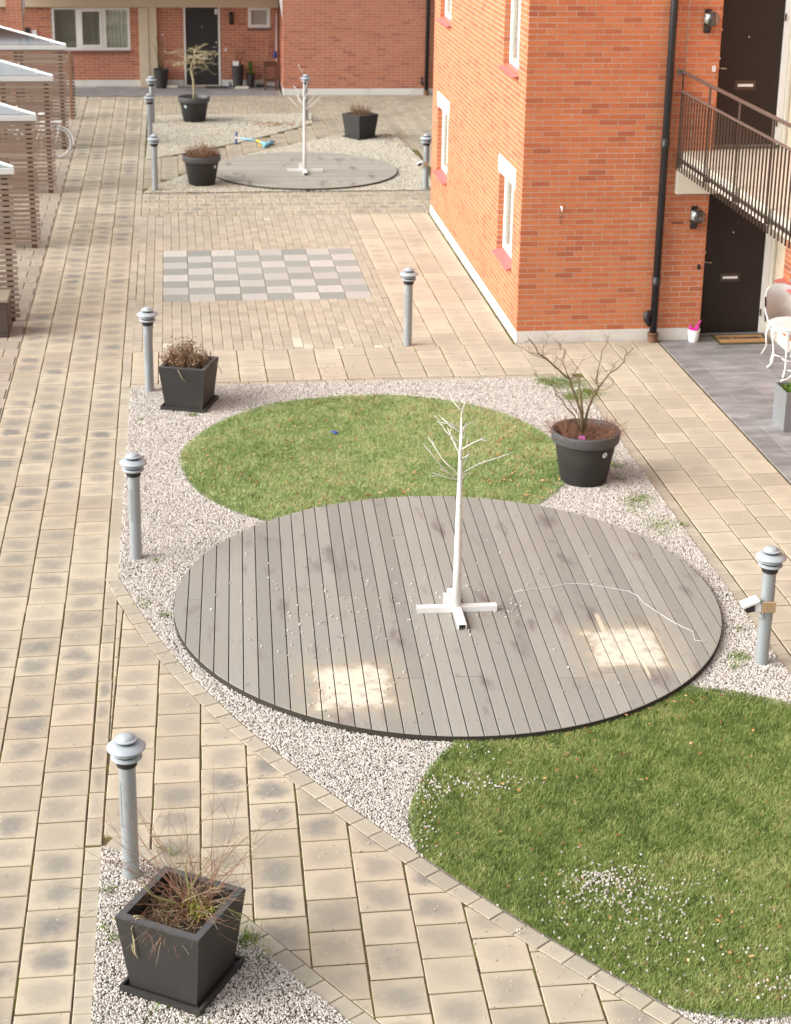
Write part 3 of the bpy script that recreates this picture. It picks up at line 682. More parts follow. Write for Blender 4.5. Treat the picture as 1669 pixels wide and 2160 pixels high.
def vnoise(X, Y, s, seed):
    g = np.random.default_rng(seed).random((64, 64)); x, y = X*s % 63, Y*s % 63; i, j = x.astype(int), y.astype(int); fx, fy = x-i, y-j; fx = fx*fx*(3-2*fx); fy = fy*fy*(3-2*fy)
    i2, j2 = (i+1) % 64, (j+1) % 64
    return g[i, j]*(1-fx)*(1-fy)+g[i2, j]*fx*(1-fy)+g[i, j2]*(1-fx)*fy+g[i2, j2]*fx*fy
def turf(c, r, dens, mat, label, cut, poly=None, wob=.06):
    n = int(4*r*r*dens); X = NR.uniform(c[0]-r, c[0]+r, n); Y = NR.uniform(c[1]-r, c[1]+r, n); an = np.arctan2(Y-c[1], X-c[0])
    rr = r+wob*(vnoise(an*2+9, an*0+3, 1.6, 3)-.5)
    k = np.hypot(X-c[0], Y-c[1]) < rr; k &= np.hypot(X-DECK_C[0], Y-DECK_C[1]) > cut
    if poly is not None: k &= poly_mask(X, Y, poly)
    X, Y = X[k], Y[k]
    t = .48+.30*(vnoise(X, Y, 1.3, 5)-.5)+.36*(vnoise(X, Y, 6.5, 6)-.5)+.40*(vnoise(X, Y, 23, 8)-.5)+NR.normal(0, .18, len(X))
    edge = (rr[k]-np.hypot(X-c[0], Y-c[1])); t -= .25*np.exp(-edge/.05)
    return blades('turf', np.c_[X, Y, np.full(len(X), .012)], .030, .0026, 1.1, mat, label, 'turf', np.clip(t, 0, 1))
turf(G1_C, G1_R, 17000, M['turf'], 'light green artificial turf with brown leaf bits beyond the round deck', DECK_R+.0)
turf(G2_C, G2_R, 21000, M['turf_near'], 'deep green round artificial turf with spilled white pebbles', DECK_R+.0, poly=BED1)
def disc(c, r, n=96): return [(c[0]+r*math.cos(2*math.pi*k/n), c[1]+r*math.sin(2*math.pi*k/n)) for k in range(n)]
g1b = [p for p in disc(G1_C, G1_R-.02) if math.hypot(p[0]-DECK_C[0], p[1]-DECK_C[1]) > DECK_R-.1]
k = next(i for i in range(len(g1b)) if math.hypot(g1b[i][0]-g1b[i-1][0], g1b[i][1]-g1b[i-1][1]) > .6); g1b = g1b[k:]+g1b[:k]
g1b += [tuple(DECK_C+(DECK_R-.05)*np.array([math.cos(a), math.sin(a)])) for a in np.linspace(math.atan2(g1b[-1][1]-DECK_C[1], g1b[-1][0]-DECK_C[0]), math.atan2(g1b[0][1]-DECK_C[1], g1b[0][0]-DECK_C[0]), 30)[1:-1]]
sheet('turf_backing', g1b, .011, M['turf_base'])
g2b = [p for p in disc(G2_C, G2_R-.02) if math.hypot(p[0]-DECK_C[0], p[1]-DECK_C[1]) > DECK_R-.02 and inpoly(p[0], p[1], BED1)]
order = sorted(g2b, key=lambda p: math.atan2(p[1]-G2_C[1], p[0]-G2_C[0]))
edge = [tuple(p) for p in C1 if math.hypot(p[0]-G2_C[0], p[1]-G2_C[1]) < G2_R-.02]
dk = [p for p in disc(DECK_C, DECK_R-.03, 160) if math.hypot(p[0]-G2_C[0], p[1]-G2_C[1]) < G2_R-.02]
order = sorted(order+edge+dk, key=lambda p: math.atan2(p[1]-G2_C[1], p[0]-G2_C[0]))
sheet('turf_backing', order, .011, M['turf_base'])

# ------------------------------------------------------------------ round decks
def make_deck(c, R_, top, pitch, ang, mat, name, label, joints, n_split, along='y', skirt=.05):
    root = thing(name, label, 'deck', (c[0], c[1], 0)); ca = ang
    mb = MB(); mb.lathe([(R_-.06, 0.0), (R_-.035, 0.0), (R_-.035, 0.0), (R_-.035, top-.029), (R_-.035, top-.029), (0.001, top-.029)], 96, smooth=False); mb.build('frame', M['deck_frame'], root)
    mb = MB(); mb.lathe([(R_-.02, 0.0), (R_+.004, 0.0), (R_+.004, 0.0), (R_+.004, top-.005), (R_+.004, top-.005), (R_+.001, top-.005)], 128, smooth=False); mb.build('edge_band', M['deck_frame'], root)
    n = int(2*R_/pitch)+1
    for i in range(n):
        a = -R_+pitch*i+.0045; b = min(a+pitch-.009, R_-.002)
        if a > R_-.03: continue
        a = max(a, -R_+.002)
        def half(x): return math.sqrt(max(R_*R_-x*x, 0))
        segs = [(-9., 9.)]
        j = random.choice(joints)
        if n_split and random.random() < n_split and half((a+b)/2) > abs(j)+.3:
            segs = [(-9., j-.0025), (j+.0025, 9.)]
        for (s0, s1) in segs:
            top_pts = [(x, min(half(x), s1)) for x in np.linspace(b, a, 7)]; bot = [(x, max(-half(x), s0)) for x in np.linspace(a, b, 7)]
            poly = [p for p in bot+top_pts]
            poly = [p for k, p in enumerate(poly) if math.hypot(p[0]-poly[k-1][0], p[1]-poly[k-1][1]) > .004]
            if len(poly) < 3 or area(poly) < .002 or max(p[1] for p in poly)-min(p[1] for p in poly) < .05: continue
            ys = [p[1] for p in poly]
            mb = MB(); mb.prism(poly, 0, .028, .0025, (a, b, -1, 1)); o = mb.build('plank', mat, root)
            o.rotation_euler = (0, 0, ca); o.location = (0, 0, top-.028+random.uniform(-.0008, .0008))
    return root
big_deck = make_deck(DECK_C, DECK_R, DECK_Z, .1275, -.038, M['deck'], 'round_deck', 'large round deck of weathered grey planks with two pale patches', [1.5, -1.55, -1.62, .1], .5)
make_deck(FDECK_C, FDECK_R, .06, .1275, math.pi/2-.02, M['deck_far'], 'round_deck', 'small round deck of pale planks beside the two round pots of the far court', [.6, -.4], .3)
mb = MB()
for i in range(40):
    for j in range(10):
        x = -DECK_R+.1275*(i+.5); y = -2.3+.51*j+random.uniform(-.01, .01)
        for sx in (-.036, .036):
            if math.hypot(x+sx, y) > DECK_R-.05 or random.random() < .15: continue
            r_ = random.uniform(.0035, .0055); q = rot2((x+sx+random.uniform(-.004, .004), y), -.038); mb.add([(q[0]+r_*math.cos(a), q[1]+r_*math.sin(a), DECK_Z+.0016) for a in (0, 1.05, 2.1, 3.15, 4.2, 5.25)], [(0,1,2,3,4,5)])
mb.build('nail_heads', M['deck_frame'], big_deck, kind='stuff')
# loose pebbles, leaves, weeds
def pebbles(name, pts, label, r=.008): return scatter(name, pts, M['pebble'], r, label, 'pebbles')
pp = []
for px, py, sx, sy, n in ((740,1290,120,55,60), (1070,1275,40,12,18), (880,1240,90,40,25), (700,1480,45,22,16), (1000,1290,60,30,22), (1150,1220,160,60,22), (640,1350,120,70,20), (560,1200,120,80,14), (1300,1400,90,50,10)):
    for _ in range(n):
        q = U(px+random.gauss(0, sx), py+random.gauss(0, sy), DECK_Z)
        if math.hypot(q[0]-DECK_C[0], q[1]-DECK_C[1]) < DECK_R-.05: pp.append((q[0], q[1], DECK_Z+.004))
pebbles('loose_pebbles', pp, 'small pale pebbles strewn over the large round deck', .011)
pp = []
for px, py, sx, sy, n in ((1290,1860,45,22,170), (1370,1890,70,28,90), (1250,1855,30,12,70), (990,1655,70,14,90), (920,1662,24,18,60), (1250,1920,90,40,70), (1450,1950,160,80,90), (900,1740,14,30,35), (1640,2080,30,20,40), (1000,1570,60,14,30), (1430,1990,80,40,40)):
    for _ in range(n):
        q = U(px+random.gauss(0, sx), py+random.gauss(0, sy), .03)
        if math.hypot(q[0]-G2_C[0], q[1]-G2_C[1]) < G2_R: pp.append((q[0], q[1], .026+random.uniform(0, .012)))
pebbles('loose_pebbles', pp, 'white pebbles spilled over the deep green turf', .0095)
pp = []
for _ in range(420):
    k = random.randrange(len(C1)-1); d_ = random.expovariate(1.6)+.03; q = np.array(C1[k])+np.array([-.62, -.78])*d_*.8; pp.append((q[0], q[1], .004))
for _ in range(160):
    q = (random.uniform(-2.1, -.7), random.uniform(8.5, 24)); pp.append((q[0], q[1], .003))
pebbles('loose_pebbles', pp, 'stray white pebbles scattered on the paving slabs', .0055)
def leaves(name, pts, label, s=.022, mat='leaf_litter', tint=None):
    vs = []; fs = []; tn = []
    for (x, y, z) in pts:
        a = random.uniform(0, 6.28); L = s*random.uniform(.5, 1.3); w_ = L*random.uniform(.3, .6); u = np.array([math.cos(a), math.sin(a), random.uniform(-.25, .35)]); v = np.array([-math.sin(a), math.cos(a), random.uniform(-.3, .3)]); c = np.array([x, y, z]); n = len(vs)
        vs += [tuple(c-u*L), tuple(c+v*w_+np.array([0, 0, L*.25])), tuple(c+u*L+np.array([0, 0, L*.2])), tuple(c-v*w_+np.array([0, 0, L*.1]))]; fs += [(n, n+1, n+2), (n, n+2, n+3)]; tn += [random.random() if tint is None else tint]*4
    me = bpy.data.meshes.new(name); me.from_pydata(vs, [], fs); at = me.attributes.new('tint', 'FLOAT', 'POINT'); at.data.foreach_set('value', tn); me.update()
    return tag(link(name, me, M[mat], None, kind='stuff'), label, 'leaves')
def scat_circle(c, r, n, z, cut=True):
    out = []
    while len(out) < n:
        a = random.uniform(0, 6.28); q = c[0]+r*math.sqrt(random.random())*math.cos(a), c[1]+r*math.sqrt(random.random())*math.sin(a)
        if cut and math.hypot(q[0]-DECK_C[0], q[1]-DECK_C[1]) < DECK_R+.02: continue
        out.append((q[0], q[1], z+random.uniform(0, .01)))
    return out
lv = scat_circle(G1_C, G1_R, 900, .042)
for px, py, sx, sy, n in ((1120,900,50,22,110), (1100,1000,60,30,120), (1190,1040,40,20,80), (1040,870,60,12,60)):
    for _ in range(n):
        q = U(px+random.gauss(0, sx), py+random.gauss(0, sy), .03)
        if math.hypot(q[0]-G1_C[0], q[1]-G1_C[1]) < G1_R: lv.append((q[0], q[1], .044))
leaves('fallen_leaves', lv, 'brown leaf bits on the light green turf beyond the deck', .021)
leaves('fallen_leaves', [p for p in scat_circle(G2_C, G2_R, 230, .042) if inpoly(p[0], p[1], BED1)]+[tuple(U(px+random.gauss(0, 25), py+random.gauss(0, 6), .05)) for px, py in ((1290,1508),(1210,1535),(1180,1545),(1330,1500),(1440,1478)) for _ in range(5)], 'few brown leaves on the deep green turf', .018)
lv = [tuple(U(px+random.gauss(0, sx), py+random.gauss(0, sy), .025)) for px, py, sx, sy, n in ((575,262,28,3,260), (365,256,22,5,60), (812,285,24,5,160), (835,300,22,5,80), (640,262,40,4,60), (430,280,60,12,60)) for _ in range(n)]
leaves('fallen_leaves', lv, 'rust brown leaves drifted on the yellowish gravel of the far court', .03)
wp = []
for px, py, n, s in ((407,878,40,.03),(415,870,50,.03),(297,888,16,.02),(330,1185,20,.025),(350,1300,30,.03),(1310,1015,26,.04),(1360,1050,40,.05),(1440,1108,24,.03),(1335,1080,30,.05),(1560,1330,20,.04),(1420,1290,16,.03),(1545,1410,30,.04),(1500,1300,14,.03),(1190,810,700,.14),(1215,840,500,.10),(1150,806,300,.1),(1240,830,300,.08),(1345,1060,200,.1),(1390,1110,160,.1),(1295,985,120,.07),(1560,1390,120,.06),(305,1275,40,.05),(520,1985,100,.05),(230,1880,26,.03),(270,1830,20,.02),(240,1985,30,.04),(222,1960,16,.03),(370,1800,12,.03),(345,1795,14,.03),(520,1990,22,.04),(560,2020,16,.04),(330,2140,22,.05),(420,2150,26,.06),(1400,1130,20,.05),(1300,960,16,.04),(320,400,80,.2),(360,392,60,.2),(470,390,40,.2),(840,395,50,.2),(330,300,60,.3),(700,800,40,.3),(1000,803,40,.3),(500,812,20,.2)):
    q = U(px, py)
    for _ in range(n*2): wp.append((q[0]+random.gauss(0, s), q[1]+random.gauss(0, s), .008))
wp = np.array(wp); blades('weeds', wp, .030, .004, .9, M['weed'], 'small green weeds sprouting in the gravel', 'weeds', NR.uniform(0, 1, len(wp)))

# ------------------------------------------------------------------ brick walls
BL, BH = .26, .0765
def brick_wall(mapf, L, z0, z1, holes, mat, root, wallname='wall', singles=0, depth=.115, u0=0.0, corner_half=True, core=.28, joint=.012, score=None):
    """mapf(u, d, z) -> world, d positive outwards. holes: (ua, ub, za, zb)"""
    def boxm(mb, ua, ub, da, db, za, zb):
        v = [mapf(ua, da, za), mapf(ub, da, za), mapf(ub, db, za), mapf(ua, db, za), mapf(ua, da, zb), mapf(ub, da, zb), mapf(ub, db, zb), mapf(ua, db, zb)]
        mb.add(v, [(0,3,2,1),(4,5,6,7),(0,1,5,4),(1,2,6,5),(2,3,7,6),(3,0,4,7)])
    wl = MB(); g = .006
    us = sorted({u0, L}|{h[0]-g for h in holes}|{h[1]+g for h in holes}); zs = sorted({z0, z1}|{h[2]-g for h in holes}|{h[3]+g for h in holes})
    for i in range(len(us)-1):
        for j in range(len(zs)-1):
            uc, zc = (us[i]+us[i+1])/2, (zs[j]+zs[j+1])/2
            if any(h[0]-g <= uc <= h[1]+g and h[2]-g <= zc <= h[3]+g for h in holes): continue
            boxm(wl, us[i]+(.007 if i == 0 else 0), us[i+1]-(.007 if i == len(us)-2 else 0), -core, -.0035, zs[j], zs[j+1])
    wall = wl.build(wallname, M['mortar'], root)
    items = []; z = z0+.004; r = 0
    while z+BH-.01 <= z1:
        za, zb = z, z+BH-joint; u = u0-(BL/2 if r % 2 else 0)
        while u < L-.02:
            ua, ub = max(u, u0), min(u+BL, L)-joint*(0 if u+BL >= L else 1); u += BL
            segs = [(ua, ub)]
            for h in holes:
                if zb <= h[2]+.02 or za >= h[3]-.02: continue
                ns = []
                for (a, b) in segs:
                    if b <= h[0] or a >= h[1]: ns.append((a, b)); continue
                    if a < h[0]: ns.append((a, h[0]))
                    if b > h[1]: ns.append((h[1], b))
                segs = ns
            for (a, b) in segs:
                if b-a > .025: items.append((a, b, za, zb))
        z += BH; r += 1
    idx = list(range(len(items))); chosen = set()
    if singles:
        vis = []
        for i in idx:
            a, b, za, zb = items[i]; p = mapf((a+b)/2, 0, (za+zb)/2)
            if inframe(*p, m=0) and b-a > .1: vis.append((score(p) if score else 0, i))
        vis.sort(); chosen = {i for _, i in vis[:singles]}
    rest = MB()
    for i in idx:
        a, b, za, zb = items[i]; pr = random.uniform(-.0012, .0012)
        if i in chosen:
            mb = MB(); c = mapf((a+b)/2, 0, (za+zb)/2); boxm(mb, a, b, -depth, pr, za, zb); mb.v = [(v[0]-c[0], v[1]-c[1], v[2]-c[2]) for v in mb.v]
            o = mb.build('brick', mat, wall); o.location = c
        else: boxm(rest, a, b, -depth, pr, za, zb)
    if rest.v: rest.build('brickwork', mat, wall, kind='stuff')
    return wall

WX, WY0, WY1, WH = 4.72, 22.72, 31.05, 8.6
bb = thing('brick_building', 'orange brick apartment building with black downpipe, white lintels and dark doors', 'building', (0, 0, 0))
# gable towards the court (face Y = 22.72)
gab = brick_wall(lambda u, d, z: (WX+u, WY0-d, z), 7.38-WX, .17, WH, [], M['brick'], bb, 'gable_wall', singles=300, score=lambda p: abs(p[2]-1.6)+.3*abs(p[0]-6))
# long wall (face X = 4.72)
wins = [(23.27, 24.40, .98, 2.12), (29.22, 30.40, .98, 2.12), (23.27, 24.40, 3.70, 4.84), (29.22, 30.40, 3.70, 4.84)]
holes = [(a-WY0-.12, b-WY0-.12, za-.03, zb) for a, b, za, zb in wins]
lint = [(23.17, 24.47), (29.12, 30.47)]
lh = [(a-WY0-.12, b-WY0-.12, zb, zb+.245) for (a, b), zb in ((lint[0], 2.12), (lint[1], 2.12), (lint[0], 4.84), (lint[1], 4.84))]
brick_wall(lambda u, d, z: (WX-d, WY0+.12+u, z), WY1-WY0-.12, .17, WH, holes+lh, M['brick'], bb, 'long_wall')
for (a, b, za, zb) in wins:
    w_ = bpy.data.objects.new('window', None); col.objects.link(w_); w_.parent = bb
    mb = MB(); xf = WX+.085
    mb.bbox(xf, xf+.06, a, a+.075, za, zb-.002); mb.bbox(xf, xf+.06, b-.075, b, za, zb-.002); mb.bbox(xf+.002, xf+.058, a+.075, b-.075, za, za+.075); mb.bbox(xf+.002, xf+.058, a+.075, b-.075, zb-.077, zb-.002); mb.bbox(xf+.004, xf+.05, (a+b)/2-.03, (a+b)/2+.03, za+.075, zb-.077)
    mb.build('frame', M['white'], w_)
    MB().box(xf+.02, xf+.03, a+.07, b-.07, za+.07, zb-.07).build('pane', M['glass'], w_); MB().box(xf+.045, xf+.05, a+.0, b-.0, za, zb-.01).build('blind', M['white_card'], w_)
    mb = MB(); v = [(WX+.09, a-.01, za), (WX+.09, b+.01, za), (WX-.075, b+.01, za-.05), (WX-.075, a-.01, za-.05)]
    mb.add(v+[(p[0], p[1], p[2]-.022) for p in v], [(0,1,2,3),(7,6,5,4),(0,4,5,1),(1,5,6,2),(2,6,7,3),(3,7,4,0)]); mb.build('sill', M['red_sill'], w_)
for (a, b) in lint:
    for zb in (2.12, 4.84): MB().bbox(WX-.006, WX+.15, a+.003, b-.003, zb+.003, zb+.243, .004).build('lintel', M['white_render'], bb)
mb = MB(); mb.bbox(WX-.004, 7.381, WY0-.004, WY0+.28, -.03, .168, .004); mb.bbox(WX-.004, WX+.28, WY0+.282, WY1, -.03, .168, .004); mb.build('plinth', M['white_render'], bb)
# core block of the building, roof
MB().box(WX+.29, 14.0, WY0+.52, WY1-.01, -.03, WH-.01).build('inner_block', M['mortar'], bb)
brick_wall(lambda u, d, z: (WX+.001+u, WY1+d, z), 9.2, .17, WH, [], M['brick'], bb, 'back_wall')
mb = MB(); mb.bbox(WX-.3, 14.3, WY0-.3, WY1+.3, WH, WH+.18, .01); mb.build('roof', M['pipe'], bb)
# door bay (set back behind the gable), both floors
DY = 22.955
for z0, z1 in ((0.02, 2.07), (2.76, 4.82)):
    d_o = bpy.data.objects.new('door', None); col.objects.link(d_o); d_o.parent = bb
    MB().bbox(7.37, 8.33, DY, DY+.06, z0, z1, .003).build('leaf', M['door'], d_o)
    mb = MB(); mb.bbox(8.333, 8.42, DY-.03, DY+.08, z0-.01, z1+.04, .004); mb.bbox(7.37, 8.331, DY+.002, DY+.08, z1+.004, z1+.05, .003); mb.build('frame', M['white'], d_o)
    mb = MB(); mb.bbox(7.37, 8.33, DY-.06, DY+.0, z0-.03, z0-.001, .004); mb.build('threshold', M['zinc'], d_o)
    mb = MB(); zc = z0+.82; mb.bbox(7.70, 8.0, DY-.006, DY+.0, zc-.065, zc+.065, .002); mb.build('letter_plate', M['railing'], d_o)
    mb = MB(); mb.bbox(7.74, 7.96, DY-.014, DY-.0065, zc-.018, zc+.018, .002); mb.build('letter_slot', M['slot'], d_o)
    hz = z0+1.06
    mb = MB(); mb.tube([(7.44, DY, hz), (7.44, DY-.05, hz)], .009, 8); mb.tube([(7.44, DY-.05, hz), (7.55, DY-.055, hz-.004)], .008, 8); mb.tube([(7.44, DY+.0, hz), (7.44, DY-.008, hz)], .026, 14); mb.build('handle', M['chrome'], d_o)
    for zz in ((hz+.13, hz+.52) if z0 > 1 else (hz+.13,)):
        mb = MB(); mb.tube([(7.44, DY, zz), (7.44, DY-.018, zz)], .024, 14); mb.build('lock', M['chrome'], d_o)
    mb = MB(); mb.tube([(7.85, DY, z0+1.48), (7.85, DY-.008, z0+1.48)], .011, 10); mb.build('peephole', M['chrome'], d_o)
    for zz in (z0+.3, z0+1.75):
        MB().box(8.325, 8.345, DY-.045, DY-.031, zz-.05, zz+.05).build('hinge', M['railing'], d_o)
MB().box(7.385, 8.46, DY+.085, DY+.28, -.03, WH-.02).build('bay_wall', M['cream_pale'], bb)
MB().box(7.385, 8.46, DY+.09, DY+.2, 2.12, 2.74)
mb = MB(); mb.bbox(8.422, 8.462, DY-.13, DY+.083, -.02, 8.4, .002); mb.build('bay_return', M['cream_pale'], bb)
# downpipe
def downpipe(x, y, ztop, parent, r=.052, s=1):
    mb = MB(); mb.tube([(x, y, .13), (x, y, ztop)], r, 16)
    for zz in (2.85, 5.6, .9): 
        if zz < ztop: mb.lathe([(r+.004, -.06), (r+.006, -.06), (r+.006, -.06), (r+.006, .06), (r+.004, .06), (r, .062)], 16, (x, y, zz))
    o = mb.build('downpipe', M['pipe'], parent)
    mb = MB(); mb.lathe([(r+.02, -.02), (r+.02, .10), (r+.02, .10), (r+.026, .10), (r+.026, .135), (r+.026, .135), (r-.01, .14)], 16, (x, y, 0)); mb.build('foot', M['rust'], o)
    mb = MB(); c = np.array([x-.09, y-.0, .36]); mb.tube([(c[0]+.03, c[1], c[2]-.13), (c[0]-.01, c[1], c[2]-.04), (c[0]-.015, c[1], c[2]+.06), (c[0]+.03, c[1], c[2]+.1)], [.02, .05, .045, .015], 10); mb.build('leaf_trap', M['pipe'], o)
    for zz in (1.6, 3.9):
        if zz < ztop: MB().box(x-.012, x+.012, y+.03, WY0-.0 if y < 30 else y+.09, zz, zz+.02).build('bracket', M['pipe'], o)
    return o
downpipe(6.675, WY0-.085, WH-.02, bb)
MB().box(6.86, 7.03, WY0-.014, WY0-.001, 1.70, 1.712).build('wall_hook', M['railing'], bb)
# thin cable up the wall
MB().tube([(6.90, WY0-.008, 3.8), (6.905, WY0-.008, 5.2), (6.91, WY0-.008, 8.4)], .006, 5).build('cable', M['mortar'], bb)
# wall lamps
for (lx, lz) in ((7.175, 4.52), (7.18, 1.82)):
    lo = bpy.data.objects.new('wall_lamp', None); col.objects.link(lo); lo.parent = bb; lo.location = (lx, WY0, lz)
    MB().bbox(-.052, .042, -.022, -.001, -.20, .12, .004).build('back_plate', M['black'], lo)
    mb = MB(); mb.bbox(-.02, .07, -.16, -.095, -.09, .085, .006); mb.bbox(-.045, .03, -.095, -.022, -.16, -.09, .004); mb.build('body', M['black'], lo)
    mb = MB(); n = 20
    for k in range(8): pass
    prof = [(.001, -.098), (.05, -.085), (.085, -.05), (.098, 0), (.085, .05), (.05, .085), (.001, .098)]
    mb.lathe(prof, 22); g = mb.build('glass_globe', M['glass'], lo); g.location = (.02, -.12, 0); g.scale = (1.1, .9, 1.05)
    mb = MB(); mb.lathe([(.03, -.06), (.036, 0), (.03, .06), (.001, .065)], 14); g = mb.build('bulb_shield', M['white_card'], lo); g.location = (-.03, -.07, 0)
MB().bbox(7.285, 7.335, WY0-.02, WY0-.001, 3.80, 3.88, .003).build('door_bell', M['white_card'], bb)
MB().bbox(7.28, 7.32, WY0-.018, WY0-.001, 1.03, 1.10, .003).build('door_bell', M['black'], bb)
# outdoor tap
mb = MB(); mb.tube([(5.28, WY0, 1.95), (5.28, WY0-.05, 1.95)], .016, 8); mb.tube([(5.28, WY0-.05, 1.95), (5.28, WY0-.06, 1.9)], .011, 8); mb.build('tap', M['slot'], bb)
mb = MB(); mb.tube([(5.28, WY0-.045, 1.89), (5.275, WY0-.045, 1.72)], .005, 5); mb.tube([(5.245, WY0-.045, 1.82), (5.315, WY0-.045, 1.82)], .004, 5); mb.build('tap_key', M['railing'], bb)
# side wing with the access gallery (face X = 8.46)
brick_wall(lambda u, d, z: (8.46-d, 10.0+u, z), 12.48, .17, WH, [(10.6, 12.2, .95, 2.12), (10.6, 12.2, 3.7, 4.84)], M['brick'], bb, 'wing_wall')
MB().box(8.75, 14, 10.0, 22.95, -.03, WH-.02).build('wing_block', M['mortar'], bb)
MB().bbox(8.456, 8.74, 10.0, 22.48, -.03, .168, .004).build('plinth', M['white_render'], bb)
MB().bbox(8.461, 8.74, 22.482, DY-.14, -.03, WH-.03, .003).build('render_strip', M['cream'], bb)
w_ = bpy.data.objects.new('window', None); col.objects.link(w_); w_.parent = bb
mb = MB(); mb.bbox(8.52, 8.58, 20.61, 20.68, .96, 2.11); mb.bbox(8.52, 8.58, 22.12, 22.19, .96, 2.11); mb.bbox(8.522, 8.578, 20.68, 22.12, .96, 1.03); mb.bbox(8.522, 8.578, 20.68, 22.12, 2.04, 2.11); mb.build('frame', M['white'], w_)
MB().box(8.54, 8.55, 20.66, 22.14, 1.0, 2.1).build('pane', M['glass'], w_); MB().box(8.65, 8.66, 20.6, 22.2, .96, 2.11).build('blind', M['blind'], w_)
mb = MB(); v = [(8.55, 20.55, .965), (8.55, 22.47, .965), (8.33, 22.47, .925), (8.33, 20.55, .925)]; mb.add(v+[(p[0], p[1], p[2]-.025) for p in v], [(3,2,1,0),(4,5,6,7),(1,5,4,0),(2,6,5,1),(3,7,6,2),(0,4,7,3)]); mb.build('sill', M['red_sill'], w_)
# gallery
gl = thing('gallery_balcony', 'access gallery with dark brown bar railing in front of the upper door', 'balcony', (0, 0, 0))
MB().bbox(6.93, 8.452, 9.0, DY-.145, 2.50, 2.72, .006).build('floor_slab', M['cream_pale'], gl)
MB().bbox(6.87, 7.36, WY0-.10, WY0-.004, 2.13, 2.498, .004).build('support_beam', M['cream_pale'], gl)
MB().bbox(7.362, 8.42, WY0-.10, WY0-.004, 2.131, 2.497, .004).build('support_beam', M['cream_pale'], gl)
RX = 6.855
mb = MB(); mb.tube([(RX, 9.0, 3.81), (RX, WY0-.05, 3.81)], .024, 10); mb.build('handrail', M['handrail'], gl)
MB().bbox(RX-.02, RX+.02, 9.0, WY0+.0-.03, 3.545, 3.565, .002).build('top_rail', M['handrail'], gl)
MB().bbox(RX-.006+.016, RX+.034, 9.0, WY0-.03, 2.60, 2.64, .002).build('bottom_rail', M['railing'], gl)
bm_ = MB().bbox(-.011, .011, -.005, .005, 2.47, 3.544, .001).mesh('baluster'); bm_.materials.append(M['railing'])
y = WY0-.10; k = 0
while y > 9.1:
    o = link('baluster', bm_, None, gl); o.location = (RX-.002, y, 0); y -= .122; k += 1
pm = MB().bbox(-.006, .006, -.03, .03, 2.49, 3.785, .001).mesh('post'); pm.materials.append(M['railing'])
for y in [WY0-.065-k*1.22 for k in range(11)]:
    o = link('post', pm, None, gl); o.location = (RX+.016, y, 0)
    MB().box(RX+.02, 6.929, y-.02, y+.02, 2.545, 2.58).build('bracket', M['railing'], gl)
MB().box(RX-.05, RX+.03, WY0-.045, WY0-.001, 3.77, 3.83).build('wall_bracket', M['zinc'], gl)

# ------------------------------------------------------------------ far building
fb = thing('far_building', 'red brick house across the far end with recessed entrance and black door', 'building', (0, 0, 0))
FY, RY = 45.35, 47.0
brick_wall(lambda u, d, z: (2.9+u, FY-d, z), 5.5, .17, 6.0, [], M['brick_far'], fb, 'block_wall')
MB().bbox(2.896, 8.4, FY-.004, FY+.28, -.03, .168, .004).build('plinth', M['white_render'], fb)
MB().box(2.92, 8.4, FY+.29, RY+4, -.03, 5.98).build('inner_block', M['mortar'], fb)
brick_wall(lambda u, d, z: (2.9-d, FY+.12+u, z), RY-FY-.12, .17, 2.7, [], M['brick_far'], fb, 'recess_side_wall', core=.015, depth=.012)
rw = [(-3.15, -1.09, .96, 2.10), (.33, 1.31, -.02, 2.12), (2.06, 2.66, 1.56, 2.10)]
brick_wall(lambda u, d, z: (-4.6+u, RY-d, z), 7.48, .17, 2.24, [(a+4.6, b+4.6, za, zb) for a, b, za, zb in rw], M['brick_far'], fb, 'recess_wall')
MB().bbox(-4.6, .30, RY-.004, RY+.25, -.03, .168, .004).build('plinth', M['white_render'], fb); MB().bbox(1.34, 2.86, RY-.004, RY+.25, -.03, .168, .004).build('plinth', M['white_render'], fb)
MB().bbox(-4.6, 2.88, RY-.10, RY+.26, 2.108, 2.72, .005).build('cream_beam', M['cream'], fb)
mb = MB(); mb.bbox(-.86, -.605, RY-.13, RY+.0, -.02, 2.105, .006); mb.bbox(-.60, -.38, RY-.11, RY+.0, -.02, 2.105, .006); mb.build('cream_pillar', M['cream'], fb)
MB().box(-4.6, 2.88, RY+.26, RY+4, -.03, 5.9).build('inner_block', M['mortar'], fb)
MB().bbox(-4.2, 2.888, FY+.004, RY-.105, 2.73, 2.95, .005).build('overhead_slab', M['cream'], fb)
brick_wall(lambda u, d, z: (-4.2+u, FY+.02-d, z), 7.09, 2.96, 6.0, [], M['brick_far'], fb, 'upper_wall')
brick_wall(lambda u, d, z: (-4.16+u, FY-.1-d, z), .40, .02, 2.72, [], M['brick_far'], fb, 'brick_pier', core=.5, depth=.115)
for x0, sgn in ((-3.755, 1), (2.89, -1)):
    mb = MB(); mb.add([(x0, FY+.03, 2.72), (x0+sgn*.12, FY+.03, 2.72), (x0, FY+.03, 2.0), (x0, FY+.3, 2.72), (x0+sgn*.12, FY+.3, 2.72), (x0, FY+.3, 2.0)], [(0,1,2),(5,4,3),(0,3,4,1),(1,4,5,2),(2,5,3,0)]); mb.build('bracket', M['white'], fb)
